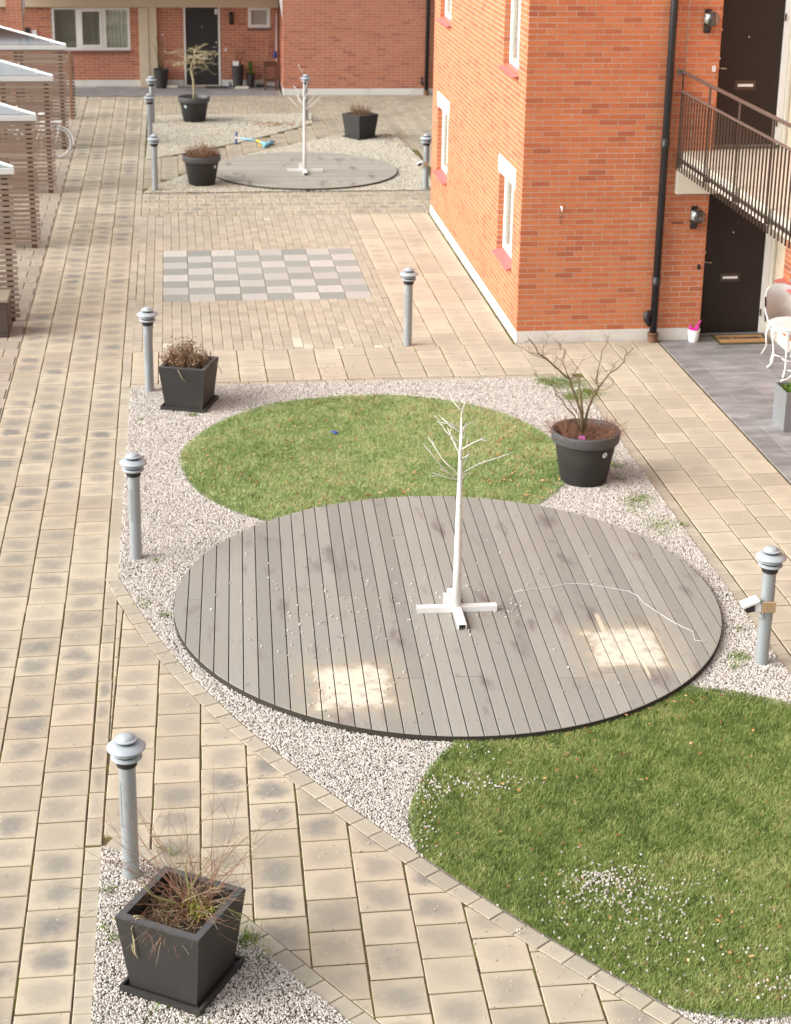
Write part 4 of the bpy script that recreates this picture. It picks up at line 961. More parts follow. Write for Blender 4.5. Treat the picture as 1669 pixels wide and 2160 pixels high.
# window with three lights
w_ = bpy.data.objects.new('window', None); col.objects.link(w_); w_.parent = fb
a, b, za, zb = rw[0]; W3 = (b-a)/3; yy = RY+.01
mb = MB(); mb.bbox(a, a+.07, yy, yy+.06, za, zb); mb.bbox(b-.07, b, yy, yy+.06, za, zb); mb.bbox(a+.07, b-.07, yy+.002, yy+.058, zb-.07, zb); mb.bbox(a+.07, b-.07, yy+.002, yy+.058, za, za+.07)
for k in (1, 2): mb.bbox(a+W3*k-.055, a+W3*k+.055, yy+.004, yy+.056, za+.07, zb-.07)
mb.bbox(a+W3+.055, a+2*W3-.055, yy-.01, yy+.05, za+.07, za+.14); mb.bbox(a+W3+.055, a+2*W3-.055, yy-.01, yy+.05, zb-.12, zb-.07); mb.bbox(a+W3+.055, a+W3+.115, yy-.008, yy+.05, za+.14, zb-.12); mb.bbox(a+2*W3-.115, a+2*W3-.055, yy-.008, yy+.05, za+.14, zb-.12)
mb.build('frame', M['white'], w_)
for k, m in ((0, 'blind'), (1, 'blind'), (2, 'curtain')): MB().box(a+W3*k+.03, a+W3*(k+1)-.03, yy+.08, yy+.09, za+.02, zb-.02).build('curtain' if m == 'curtain' else 'blind', M[m], w_)
for k in range(3): MB().box(a+W3*k+.03, a+W3*(k+1)-.03, yy+.03, yy+.035, za+.05, zb-.05).build('pane', M['glass'], w_)
MB().bbox(a-.02, b+.02, RY-.06, RY+.008, za-.06, za-.008, .004).build('sill', M['sill_brown'], w_)
# door
d_o = bpy.data.objects.new('door', None); col.objects.link(d_o); d_o.parent = fb
MB().bbox(.385, 1.255, RY+.02, RY+.07, .03, 2.10, .003).build('leaf', M['black'], d_o)
mb = MB(); mb.bbox(.332, .383, RY-.02, RY+.08, -.01, 2.105, .003); mb.bbox(1.257, 1.308, RY-.02, RY+.08, -.01, 2.105, .003); mb.build('frame', M['white'], d_o)
MB().bbox(.384, 1.256, RY-.04, RY+.018, -.01, .028, .003).build('threshold', M['cream'], d_o)
MB().bbox(.75, .96, RY+.008, RY+.019, .72, .755, .002).build('letter_slot', M['slot'], d_o)
mb = MB(); mb.tube([(1.20, RY+.019, 1.05), (1.20, RY-.03, 1.05), (1.10, RY-.035, 1.05)], .009, 6); mb.tube([(1.20, RY+.019, 1.17), (1.20, RY+.0, 1.17)], .022, 10); mb.build('handle', M['chrome'], d_o)
MB().bbox(1.17, 1.24, RY-.03, RY+.019, 1.92, 2.06, .004).build('door_sign', M['white_card'], d_o)
mb = MB(); mb.tube([(.82, RY+.019, 1.58), (.82, RY+.01, 1.58)], .014, 8); mb.build('peephole', M['chrome'], d_o)
# small window
w_ = bpy.data.objects.new('window', None); col.objects.link(w_); w_.parent = fb
a, b, za, zb = rw[2]
mb = MB(); mb.bbox(a, a+.09, yy-.02, yy+.05, za, zb); mb.bbox(b-.09, b, yy-.02, yy+.05, za, zb); mb.bbox(a+.09, b-.09, yy-.018, yy+.048, za, za+.09); mb.bbox(a+.09, b-.09, yy-.018, yy+.048, zb-.07, zb); mb.build('frame', M['white'], w_)
MB().box(a+.08, b-.08, yy+.03, yy+.04, za+.08, zb-.06).build('pane', M['blind'], w_); MB().bbox(a-.02, b+.02, RY-.06, RY-.012, za-.05, za-.006, .003).build('sill', M['sill_brown'], w_)
mb = MB(); mb.tube([(1.61, RY-.05, 1.66), (1.61, RY-.05, 1.98)], .055, 12); mb.bbox(1.57, 1.65, RY-.03, RY-.002, 1.7, 1.94); mb.build('wall_lamp', M['black'], fb)
MB().bbox(1.43, 1.47, RY-.02, RY-.002, .94, 1.03, .003).build('door_bell', M['white_card'], fb)
MB().bbox(-3.68, -3.54, RY-.03, RY-.002, 1.35, 1.50, .004).build('house_number', M['white_card'], fb)
MB().bbox(-3.85, -3.74, RY-.06, RY-.002, 1.0, 1.56, .004).build('meter_box', M['black'], fb)
# downpipe on block
mb = MB(); mb.tube([(6.70, FY-.09, .13), (6.70, FY-.09, 5.95)], .055, 12); o = mb.build('downpipe', M['pipe'], fb)
mb = MB(); mb.lathe([(.07, -.02), (.07, .09), (.07, .09), (.078, .10), (.078, .13), (.04, .135)], 12, (6.70, FY-.09, 0)); mb.build('foot', M['rust'], o)
mb = MB(); mb.tube([(6.61, FY-.09, .26), (6.57, FY-.09, .34), (6.57, FY-.09, .44), (6.61, FY-.09, .48)], [.02, .05, .045, .015], 8); mb.build('leaf_trap', M['pipe'], o)
MB().bbox(-4.5, 8.7, FY-.35, RY+4.2, 6.0, 6.2, .02).build('roof', M['pipe'], fb)
# grey outbuilding and bush glimpsed past the pier
gb = thing('garden_shed', 'grey clad shed with white gable board beside the far brick pier', 'shed', (-5.4, 47.0, 0))
mb = MB(); mb.add([(-1.6,0,-.02),(.75,0,-.02),(.75,0,2.6),(-1.6,0,.7),(-1.6,2.4,-.02),(.75,2.4,-.02),(.75,2.4,2.6),(-1.6,2.4,.7)], [(0,1,2,3),(7,6,5,4),(1,5,6,2),(3,2,6,7),(0,3,7,4),(0,4,5,1)]); mb.build('wall', M['garage_grey'], gb)
mb = MB(); s_ = 1.9/2.35; mb.add([(-1.7, -.05, .7-.08), (.75, -.05, 2.6), (.75, -.05, 2.72), (-1.7, -.05, .7+.04), (-1.7, 2.5, .62), (.75, 2.5, 2.6), (.75, 2.5, 2.72), (-1.7, 2.5, .74)], [(0,1,2,3),(7,6,5,4),(1,5,6,2),(3,2,6,7),(0,3,7,4),(0,4,5,1)]); mb.build('roof_board', M['white'], gb)
bu = thing('bush', 'green bush behind the grey shed', 'bush', (-6.2, 51.5, 0))
mb = MB(); 
for k in range(5): a = k*1.3; mb.tube([(0, 0, -.02), (.2*math.cos(a), .2*math.sin(a), 1.0), (.6*math.cos(a), .6*math.sin(a), 2.3)], [.06, .04, .01], 5)
mb.build('trunk', M['twig_grey'], bu)
pts = NR.normal(0, 1, (2600, 3)); pts /= np.linalg.norm(pts, axis=1)[:, None]; pts *= NR.uniform(.4, 1, (2600, 1))**.5*np.array([1.5, 1.2, 1.3]); pts += (0, 0, 2.3); pts += (vnoise(pts[:, 0]+9, pts[:, 2]+9, 3, 4)[:, None]-.5)*.7
o = blades('crown', pts, .09, .045, 1.2, M['foliage'], None, None, NR.uniform(0, 1, len(pts)), parent=bu); o['kind'] = 'stuff'

# ------------------------------------------------------------------ bicycle shelters
SY = [24.3, 28.75, 33.2, 37.8]
SHL = ['slatted bicycle shelter with glass gable right behind the brown storage box', 'slatted bicycle shelter with glass gable, second from the storage box', 'slatted bicycle shelter with glass gable just before the parked white bicycle', 'slatted bicycle shelter with glass gable just beyond the parked white bicycle']
slm = MB().bbox(-2.4, 0, -.014, .014, 0, .050, .002).mesh('slat'); slm.materials.append(M['slat'])
sls = MB().bbox(-.011, .011, 0, 2.0, 0, .046, .002).mesh('slat'); sls.materials.append(M['slat'])
for k, sy in enumerate(SY):
    s = thing('bicycle_shelter', SHL[k], 'shelter', (-2.27, sy, 0), group='slatted bicycle shelters')
    z = .07; j = 0
    while z < 2.14:
        o = link('slat', slm, None, s); o.location = (random.uniform(-.006, .006), random.uniform(-.002, .002), z); z += .0785; j += 1
    for px in (-.115, -1.05, -2.0):
        MB().bbox(px-.045, px+.045, .016, .075, -.02, 2.16, .003).build('post', M['slat_post'], s)
    for px in (-1.1, -2.0):
        MB().bbox(px-.045, px+.045, 1.9, 1.97, -.02, 2.16, .003).build('post', M['slat_post'], s)
    MB().bbox(-2.45, .03, -.045, .03, 2.165, 2.255, .004).build('gutter', M['gutter'], s)
    A_, B_, C_ = np.array([.02, -.03, 2.265]), np.array([-2.44, -.03, 2.265]), np.array([-2.44, 2.0, 2.66]); up_ = np.array([0, 0, .008])
    mb = MB(); mb.add([A_, C_, B_, A_+up_, C_+up_, B_+up_], [(0,1,2),(5,4,3),(0,3,4,1),(1,4,5,2),(2,5,3,0)]); mb.build('roof_glass', M['roof_glass'], s)
    mb = MB(); mb.tube([A_+up_*1.5, C_+up_*1.5], .016, 6, smooth=False); mb.build('roof_edge', M['gutter'], s)
    MB().tube([(-2.42, 1.93, 2.15), (-2.42, 1.93, 2.64)], .025, 6).build('roof_stay', M['gutter'], s)
    hp = lambda f: A_+(C_-A_)*f+np.array([0, 0, .035])
    for f_ in (.13, .27): MB().tube([hp(f_), hp(f_)+np.array([0, 0, .02])], .016, 6).build('clip', M['chrome'], s)
    z = .07
    while z < 1.2:
        o = link('slat', sls, None, s); o.location = (-2.42, .08, z); z += .0785
fe = thing('slatted_fence', 'short slatted fence end with tan post at the far end of the shelters', 'fence', (-2.38, 41.8, 0))
z = .06
while z < 1.55:
    o = link('slat', slm, None, fe); o.location = (.06, 0, z); o.scale = (.55, 1, 1); z += .0785
MB().bbox(-.07, .0, -.06, -.012, -.02, 1.62, .003).build('post', M['tan_post'], fe)
MB().bbox(-1.0, -.93, .013, .06, -.02, 1.6, .003).build('post', M['tan_post'], fe)
# storage box
sb = thing('storage_box', 'brown plastic storage box with taupe lid against the first shelter', 'box', (-2.36, 23.5, 0))
MB().bbox(-1.2, .0, .0, .52, 0.005, .50, .015).build('body', M['brown_plastic'], sb)
mb = MB(); mb.bbox(-1.22, .02, -.015, .535, .502, .56, .015); mb.build('lid', M['taupe_plastic'], sb)
for z in (.08, .42): MB().bbox(-1.15, -.05, -.008, -.0005, z, z+.02, .002).build('rib', M['brown_plastic'], sb)

# ------------------------------------------------------------------ bicycle
by = 36.75; hub = onY(118, 291, by)
bk = thing('bicycle', 'white bicycle with rear rack parked between the slatted shelters', 'bicycle', (hub[0], by, 0)); R0 = .34
def ring(mb, c, R_, r, n=40, ax='y'):
    pts = [(c[0]+R_*math.cos(2*math.pi*k/n), c[1], c[2]+R_*math.sin(2*math.pi*k/n)) for k in range(n+1)]; mb.tube(pts, r, 6, caps=False)
for wx in (0, -1.08):
    wh = bpy.data.objects.new('wheel', None); col.objects.link(wh); wh.parent = bk; wh.location = (wx, 0, R0+.005)
    mb = MB(); ring(mb, (0, 0, 0), R0-.016, .019); mb.build('tyre', M['rubber'], wh); mb = MB(); ring(mb, (0, 0, 0), R0-.042, .010); mb.build('rim', M['white_metal'], wh)
    mb = MB()
    for k in range(18): a = 2*math.pi*k/18; mb.tube([(0, .02*(-1)**k, 0), ((R0-.045)*math.cos(a), 0, (R0-.045)*math.sin(a))], .0022, 3)
    mb.tube([(0, -.05, 0), (0, .05, 0)], .022, 8); mb.build('spokes', M['chrome'], wh)
mb = MB(); z0 = R0+.005
for pts, r in ((((0, -.04, z0), (-.44, 0, z0-.06)), .012), (((0, -.04, z0), (-.30, 0, z0+.42)), .012), (((-.44, 0, z0-.06), (-.24, 0, z0+.52)), .017), (((-.44, 0, z0-.06), (-.92, 0, z0+.40)), .019), (((-.31, 0, z0+.30), (-.93, 0, z0+.50)), .017), (((-1.08, 0, z0), (-.92, 0, z0+.44), (-.88, 0, z0+.62)), .015)): mb.tube(pts, r, 8)
mb.build('frame', M['white_metal'], bk)
mb = MB(); mb.tube([( (R0+.03)*math.cos(a), 0, z0+(R0+.03)*math.sin(a)) for a in np.linspace(-.15, 2.6, 26)], .022, 6); mb.build('mudguard', M['white_metal'], bk)
mb = MB(); zt = z0+R0+.09; mb.bbox(-.30, .14, -.075, .075, zt, zt+.03, .006)
for s_ in (-.06, .06): mb.tube([(0, s_, z0), (.10, s_, zt)], .007, 5); mb.tube([(0, s_, z0), (-.12, s_, zt)], .007, 5)
mb.build('rear_rack', M['white_metal'], bk)
MB().bbox(.141, .16, -.03, .03, zt-.05, zt+.02, .004).build('rear_light', M['red_sill'], bk)
mb = MB(); mb.tube([(-.36, 0, z0+.58), (-.24, 0, z0+.60), (-.12, 0, z0+.61)], [.02, .06, .085], 8); mb.build('saddle', M['white_card'], bk)
mb = MB(); mb.tube([(-.72, -.28, z0+.66), (-.86, -.2, z0+.70), (-.90, 0, z0+.66), (-.86, .2, z0+.70), (-.72, .28, z0+.66)], .012, 6); mb.build('handlebar', M['chrome'], bk)
mb = MB(); mb.tube([(-.44, -.07, z0-.06), (-.44, .07, z0-.06)], .05, 12); mb.tube([(-.44, .07, z0-.06), (-.36, .08, z0-.20)], .012, 5); mb.tube([(-.44, -.07, z0-.06), (-.52, -.08, z0+.08)], .012, 5); mb.build('crank', M['chrome'], bk)
mb = MB(); mb.tube([(-.42, .03, z0-.06), (-.40, .16, -.0+.005)], .009, 5); mb.build('kickstand', M['chrome'], bk)

# ------------------------------------------------------------------ bollard lamps
def make_bollard():
    b = thing('bollard_lamp', '', 'bollard lamp')
    mb = MB(); mb.lathe([(.058, -.03), (.058, .90), (.058, .90), (.045, .905)], 28); mb.build('pole', M['lamp_grey'], b)
    mb = MB(); n = 8; vs = []; R_ = .0605
    for k in range(n+1):
        a = 3.75+.62*(k/n-.5); vs += [(R_*math.cos(a), R_*math.sin(a), .42+ (.03 if k in (0, n) else 0)), (R_*math.cos(a), R_*math.sin(a), .76-(.03 if k in (0, n) else 0))]
    mb.add(vs, [(2*k, 2*k+2, 2*k+3, 2*k+1) for k in range(n)], None, True)
    vs2 = [(v[0]*.93, v[1]*.93, v[2]) for v in vs]; m_ = len(vs); fs = [(0, 1, m_+1, m_), (2*n+1, 2*n, m_+2*n, m_+2*n+1)]+[(2*k+1, 2*k+3, m_+2*k+3, m_+2*k+1) for k in range(n)]+[(2*k+2, 2*k, m_+2*k, m_+2*k+2) for k in range(n)]
    mb2 = MB(); mb2.add(vs+vs2, [(2*k, 2*k+2, 2*k+3, 2*k+1) for k in range(n)]+fs, None, False); mb2.build('hatch', M['hatch'], b)
    mb = MB(); mb.lathe([(.060, .885), (.070, .89), (.070, .89), (.072, .925), (.072, .925), (.080, .93), (.080, 1.03), (.080, 1.03), (.04, 1.031)], 28); mb.build('collar', M['black'], b)
    for z, r in ((.950, .106), (.988, .100)):
        mb = MB(); mb.lathe([(.078, z-.006), (r-.004, z-.004), (r, z), (r, z), (r, z+.006), (r, z+.006), (r-.006, z+.010), (.078, z+.017)], 36); mb.build('louvre', M['lamp_pale'], b)
    mb = MB(); mb.lathe([(.078, 1.016), (.122, 1.018), (.132, 1.022), (.132, 1.022), (.133, 1.030), (.133, 1.030), (.122, 1.040), (.092, 1.056), (.070, 1.060), (.070, 1.060), (.03, 1.061)], 40); mb.build('hood', M['lamp_pale'], b)
    mb = MB(); mb.lathe([(.058, 1.055), (.058, 1.082)], 28); mb.build('neck', M['black'], b)
    mb = MB(); mb.lathe([(.04, 1.080), (.076, 1.081), (.076, 1.081), (.077, 1.090), (.077, 1.090), (.072, 1.094), (.058, 1.095), (.058, 1.095), (.054, 1.106), (.036, 1.115), (.015, 1.119), (.0005, 1.12)], 36); mb.build('cap', M['lamp_pale'], b)
    return b
BOL = [((277,1850), 'grey bollard lamp beside the planter of trailing red twigs'), ((288,1179), 'grey bollard lamp in the gravel between the straight path and the large deck'),
       ((316,826), 'grey bollard lamp beside the square planter of dry brown bush by the turf'), ((1606,1400), 'grey bollard lamp with tan bracket and spotlight at the edge of the large deck gravel'),
       ((860,728), 'grey bollard lamp standing on small pavers near the brick corner'), ((328,403), 'grey bollard lamp beside the round pot of heather at the far gravel corner'),
       ((898,400), 'grey bollard lamp with small white spotlight beside the brick wall and far deck'), ((645,255), 'grey bollard lamp behind the far white twig tree'),
       ((322,260), 'grey bollard lamp beside the contorted tree pot, nearer the far building'), ((318,303), 'grey bollard lamp between scooter and path, nearer the heather pot of two')]
proto = make_bollard()
for i, (px, lab) in enumerate(BOL):
    b = proto if i == 0 else copy_tree(proto); q = U(*px); b.location = (q[0], q[1], 0); b['label'] = lab; b['group'] = 'bollard lamps in the courtyard'
    b.rotation_euler.z = random.uniform(-.25, .25)+(2.3 if i == 3 else 0)
    if i == 3: b.rotation_euler.z = 1.75
q3 = U(*BOL[3][0]); q6 = U(*BOL[6][0])
for q, hz, sc in ((q3, .58, 1.0), (q6, .52, .8)):
    sp = thing('spotlight', 'small white spotlight with tan clamp on the bollard by the large deck' if sc == 1 else 'small white spotlight on the bollard by the brick wall', 'spotlight', (q[0], q[1], hz))
    mb = MB(); mb.bbox(-.066, .055, -.082, -.062, -.05, .05, .003); mb.build('clamp_plate', M['bronze_box'], sp)
    mb = MB(); mb.bbox(-.13, -.068, -.075, -.015, -.045, .03, .006); mb.build('mount', M['white_card'], sp)
    mb = MB(); mb.add([(-.10, -.09, .075), (-.10, .03, .075), (-.24, .03, .02), (-.24, -.09, .02), (-.10, -.09, .055), (-.10, .03, .055), (-.235, .03, .0), (-.235, -.09, .0)], [(0,1,2,3),(7,6,5,4),(0,4,5,1),(1,5,6,2),(2,6,7,3),(3,7,4,0)]); mb.build('hood', M['white_card'], sp)
    mb = MB(); mb.add([(-.14, -.085, .04), (-.14, .025, .04), (-.228, .025, -.002), (-.228, -.085, -.002), (-.14, -.085, -.03), (-.14, .025, -.03), (-.205, .025, -.04), (-.205, -.085, -.04)], [(0,1,2,3),(7,6,5,4),(0,4,5,1),(1,5,6,2),(2,6,7,3),(3,7,4,0)]); mb.build('lens', M['black'], sp)
    mb = MB(); mb.tube([(-.09, -.05, -.045), (-.075, -.07, -.08), (-.06, -.065, -.11), (-.045, -.05, -.09)], .006, 5); mb.build('cable', M['white_card'], sp)
    sp.scale = (sc, sc, sc)

# ------------------------------------------------------------------ planters
def square_planter(label, loc, ang, top=.60, h=.56):
    s = thing('square_planter', label, 'planter', (*loc, .008), ang, 'square black planters')
    t2 = top/2; b2 = .238
    def frus(mb, r0, z0, r1, z1, inv=False):
        v = [(-r0,-r0,z0),(r0,-r0,z0),(r0,r0,z0),(-r0,r0,z0),(-r1,-r1,z1),(r1,-r1,z1),(r1,r1,z1),(-r1,r1,z1)]; f = [(0,1,5,4),(1,2,6,5),(2,3,7,6),(3,0,4,7)]; mb.add(v, [q[::-1] for q in f] if inv else f)
    mb = MB(); frus(mb, b2, .03, t2-.003, h-.004); frus(mb, t2-.003, h-.004, t2-.007, h)
    r = t2-.007; ri = t2-.055; v = [(-r,-r,h),(r,-r,h),(r,r,h),(-r,r,h),(-ri,-ri,h),(ri,-ri,h),(ri,ri,h),(-ri,ri,h)]
    frus(mb, b2-.02, .1, ri, h, True); mb.add([(-b2,-b2,.03),(b2,-b2,.03),(b2,b2,.03),(-b2,b2,.03)], [(3,2,1,0)])
    mb.build('pot', M['anthracite'], s)
    mb = MB(); mb.add(v, [(0,1,5,4),(1,2,6,5),(2,3,7,6),(3,0,4,7)]); v2 = [(p[0], p[1], p[2]+.002) for p in v]; mb = MB(); mb.add(v2, [(0,1,5,4),(1,2,6,5),(2,3,7,6),(3,0,4,7)]); mb.build('rim', M['anthracite_rim'], s)
    mb = MB(); R_ = .290; frus(mb, R_-.004, 0, R_, .05); frus(mb, R_, .05, R_-.018, .05); frus(mb, R_-.02, .02, R_-.018, .05, True); mb.add([(-R_+.02,-R_+.02,.02),(R_-.02,-R_+.02,.02),(R_-.02,R_-.02,.02),(-R_+.02,R_-.02,.02)], [(0,1,2,3)]); mb.add([(-R_,-R_,0),(R_,-R_,0),(R_,R_,0),(-R_,R_,0)], [(3,2,1,0)]); mb.build('tray', M['anthracite'], s)
    mb = MB(); n = 12; zz = h-.075; q = ri-.012; vs = [(-q+2*q*i/n, -q+2*q*j/n, zz+random.uniform(-.012, .018)) for j in range(n+1) for i in range(n+1)]; mb.add(vs, [(j*(n+1)+i, j*(n+1)+i+1, (j+1)*(n+1)+i+1, (j+1)*(n+1)+i) for j in range(n) for i in range(n)], None, True); mb.build('soil', M['soil'], s)
    return s
A1 = math.radians(59)-math.pi/2
square_planter('square black planter holding trailing red twigs, on gravel by the diagonal path', (-.073, 9.215), A1)
square_planter('square black planter holding a dense dry brown bush, beside a bollard and turf', (.115, 20.39), math.radians(71.5)-math.pi/2)
square_planter('square black planter with sparse dead twigs beside the small far deck', (4.245, 38.93), math.radians(36)-math.pi/2)
def round_planter(label, loc, rim=.385, base=.26, h=.60, sticker=None):
    s = thing('round_planter', label, 'planter', (*loc, .008), 0, 'round black pots')
    mb = MB(); mb.lathe([(.001, 0), (base-.012, 0), (base, .012), (rim-.045, h-.125), (rim-.045, h-.125), (rim-.045, h-.11)], 48); mb.build('pot', M['anthracite'], s)
    mb = MB(); mb.lathe([(rim-.05, h-.125), (rim-.012, h-.118), (rim-.008, h-.11), (rim-.001, h-.012), (rim-.004, h-.002), (rim-.012, h), (rim-.028, h), (rim-.036, h-.006), (rim-.06, h-.16)], 48); mb.build('rim', M['anthracite_rim'], s)
    mb = MB(); prof = [(rim-.052, h-.085), (rim*.6, h-.07), (rim*.3, h-.06), (.0005, h-.055)]; mb.lathe(prof, 32); mb.build('soil', M['soil'], s)
    if sticker is not None:
        a = sticker; rr = base+(rim-.045-base)*.83; zc = (h-.125)*.83; c = np.array([rr*math.cos(a), rr*math.sin(a), zc]); sl = math.atan2(rim-.045-base, h-.125)
        nrm = np.array([math.cos(a)*math.cos(sl), math.sin(a)*math.cos(sl), -math.sin(sl)]); t1 = np.array([-math.sin(a), math.cos(a), 0]); t2 = np.cross(nrm, t1)
        def ring_(ra, rb, mat, nm, lift):
            mb = MB(); vs = []; n = 20
            for k in range(n):
                b = 2*math.pi*k/n
                for r_ in (ra, rb): 
                    p = c+t1*r_*math.cos(b)+t2*r_*math.sin(b); e = math.hypot(p[0], p[1]); want = base+(rim-.045-base)*(p[2]/(h-.125)); p[:2] *= (want+lift)/e; vs.append(p)
            mb.add(vs, [(2*k, 2*k+1, (2*k+3) % (2*n), (2*k+2) % (2*n)) for k in range(n)]); mb.build(nm, mat, s)
        ring_(.0005, .033, M['label'], 'sticker', .002); ring_(.006, .013, M['garage_grey'], 'sticker_mark', .004)
    return s
PR = (4.455, 17.45); P2 = (.535, 33.86); P3 = (.50, 41.29)
round_planter('big round black pot with a bare branching shrub, between turf and paving', PR, sticker=math.radians(-62))
round_planter('round black pot of low heather beside the small far deck', P2, sticker=math.radians(-38))
round_planter('round black pot with a small contorted tree before the far door', P3, sticker=math.radians(-130))

# ------------------------------------------------------------------ plants
def curvy(p0, d, L, n=6, droop=.0, wig=.12):
    p = np.array(p0, float); d = np.array(d, float); d /= np.linalg.norm(d); out = [p.copy()]
    for i in range(n):
        d = d+np.array([random.gauss(0, wig), random.gauss(0, wig), random.gauss(0, wig)-droop]); d /= np.linalg.norm(d); p = p+d*L/n; out.append(p.copy())
    return out
def shrub(name, label, cat, base, stems, parts_group=None): pass
# trailing red twigs (near planter)
t = thing('trailing_shrub', 'thin bare red twigs and straw arching out of the square planter', 'shrub', (-.073, 9.215, .49))
mbs = {'twig_red': MB(), 'twig_green': MB(), 'twig_straw': MB()}
for k in range(72):
    a = random.uniform(0, 6.28); e = random.uniform(.12, 1.1); L = random.uniform(.3, .95); b0 = (.06+random.gauss(0, .05), .06+random.gauss(0, .05), 0)
    if math.sin(a-.5) < -.2: L *= .55
    m = random.choices(['twig_red', 'twig_green', 'twig_straw'], [.76, .12, .12])[0]
    pts = curvy(b0, (math.cos(a)*math.cos(e), math.sin(a)*math.cos(e), math.sin(e)), L, 7, random.choice((.0, .05, .1)), .09); mbs[m].tube(pts, np.linspace(.0032, .001, 8), 3, False)
    for _ in range(random.randint(2, 6)):
        q_ = random.randint(2, 6); d = pts[q_]-pts[q_-1]; sub = curvy(pts[q_], d/np.linalg.norm(d)+np.array([random.gauss(0, .6), random.gauss(0, .6), random.gauss(0, .4)]), random.uniform(.08, .32), 4, .02, .13); mbs[m].tube(sub, np.linspace(.0015, .0006, 5), 3, False)
        if random.random() < .5: d = sub[2]-sub[1]; mbs[m].tube(curvy(sub[2], d/np.linalg.norm(d)+np.array([random.gauss(0, .6), random.gauss(0, .6), random.gauss(0, .4)]), random.uniform(.05, .16), 3, .02, .13), np.linspace(.001, .0005, 4), 3, False)
for k in range(26):    # hanging over the front rim
    a = random.uniform(math.pi*.95, math.pi*1.45); r = random.uniform(.18, .26); b0 = (r*math.cos(a), r*math.sin(a), -.01)
    mbs[random.choice(['twig_straw', 'twig_red'])].tube(curvy(b0, (math.cos(a), math.sin(a), .75), random.uniform(.10, .24), 6, .22, .2), np.linspace(.002, .0008, 7), 3, False)
for a0 in (math.pi*1.16, math.pi*1.13): mbs['twig_straw'].tube([(.25*math.cos(a0), .25*math.sin(a0), .06), (.31*math.cos(a0), .31*math.sin(a0), .085), (.345*math.cos(a0), .345*math.sin(a0), .03), (.335*math.cos(a0), .335*math.sin(a0), -.06), (.34*math.cos(a0)+.01, .34*math.sin(a0), -.15), (.345*math.cos(a0)+.03, .345*math.sin(a0), -.19)], [.006, .007, .006, .006, .005, .006], 5)
for k in range(60):    # straw at soil
    a = random.uniform(2.2, 5.2); r = random.uniform(.05, .2); mbs['twig_straw'].tube(curvy((r*math.cos(a), r*math.sin(a), .0), (random.gauss(0, 1), random.gauss(0, 1), .5), random.uniform(.05, .16), 4, .1, .3), np.linspace(.002, .001, 5), 3, False)
mbs['twig_green'].tube([(.06, .06, -.02), (.05, .10, .10), (.03, .16, .22), (.06, .2, .33)], [.009, .008, .005, .002], 6); mbs['twig_green'].tube([(.06, .05, -.01), (-.04, .04, .05), (-.18, .06, .10), (-.26, .09, .19)], [.008, .007, .005, .002], 6); mbs['twig_green'].tube([(.05, .10, .10), (.12, .12, .2), (.2, .16, .30)], [.005, .004, .002], 5)
for m, mb in mbs.items(): mb.build({'twig_red': 'red_twigs', 'twig_green': 'green_stems', 'twig_straw': 'straw'}[m], M[m], t, kind='stuff')
pts = np.array([(random.gauss(.10, .035)+dx, random.gauss(-.02, .03)+dy, random.uniform(0, .05)) for dx, dy in ((0, 0), (.05, -.05), (-.01, .08), (.04, -.02)) for _ in range(120)])
blades('moss_clump', pts, .022, .007, 1., M['moss'], None, None, NR.uniform(0, 1, len(pts)), parent=t)
# dense dry bush
def dry_bush(name, label, loc, n, hgt, spread, leafy, fat=1.0, mat='twig_brown', straw=True):
    t = thing(name, label, 'shrub', loc); mb = MB(); ms = MB(); lf = []
    for k in range(n):
        a = random.uniform(0, 6.28); r = spread*math.sqrt(random.random()); p0 = (r*math.cos(a), r*math.sin(a), -.02); out = r/spread
        L = hgt*random.uniform(.35, 1.)*(1-.45*out*out); pts = curvy(p0, (math.cos(a)*.42*out+random.gauss(0, .15), math.sin(a)*.42*out+random.gauss(0, .15), 1), L, 5, .0, .10)
        (ms if straw and random.random() < .2 else mb).tube(pts, np.linspace(.0035*fat, .0012*fat, 6), 3, False)
        for j in range(1, 6):
            if random.random() < .55: mb.tube(curvy(pts[j], (random.gauss(0, 1), random.gauss(0, 1), .8), random.uniform(.03, .09), 3, 0, .2), np.linspace(.002*fat, .001*fat, 4), 3, False)
            for _ in range(leafy): lf.append(pts[j]+np.array([random.gauss(0, .022), random.gauss(0, .022), random.gauss(0, .022)]))
    mb.build('stems', M[mat], t, kind='stuff')
    if ms.v: ms.build('pale_stems', M['twig_straw'], t, kind='stuff')
    if lf: blades('dry_leaves', np.array(lf), .022, .008, 1.0, M['leaf_brown'], None, None, NR.uniform(0, 1, len(lf)), parent=t)
    return t
M['leaf_brown'] = mk_blade('dry_brown_leaf', [(0., (.075, .04, .025)), (.5, (.19, .105, .06)), (.85, (.30, .19, .11)), (1., (.46, .34, .22))])
db = dry_bush('dry_bush', 'dense dry brown bush filling the square planter by the turf', (.08, 20.42, .49), 150, .40, .22, 5)
mb = MB(); mb.tube([(-.13, -.22, .06), (-.10, -.30, .06), (-.06, -.335, -.02), (-.01, -.34, -.08)], [.004, .005, .005, .004], 5); mb.tube([(.2, -.1, .05), (.30, -.02, .09), (.36, -.02, .06), (.42, -.04, -.02), (.44, -.05, -.08)], .004, 5); mb.build('hanging_stem', M['twig_straw'], db, kind='stuff')
dry_bush('dead_plant', 'sparse dead twigs in the far square planter', (4.245, 38.93, .50), 110, .34, .22, 2, 2.0)
dry_bush('heather', 'low dry heather filling the round pot by the far deck', (P2[0], P2[1], .53), 260, .38, .30, 2, 1.6, mat='twig_red')
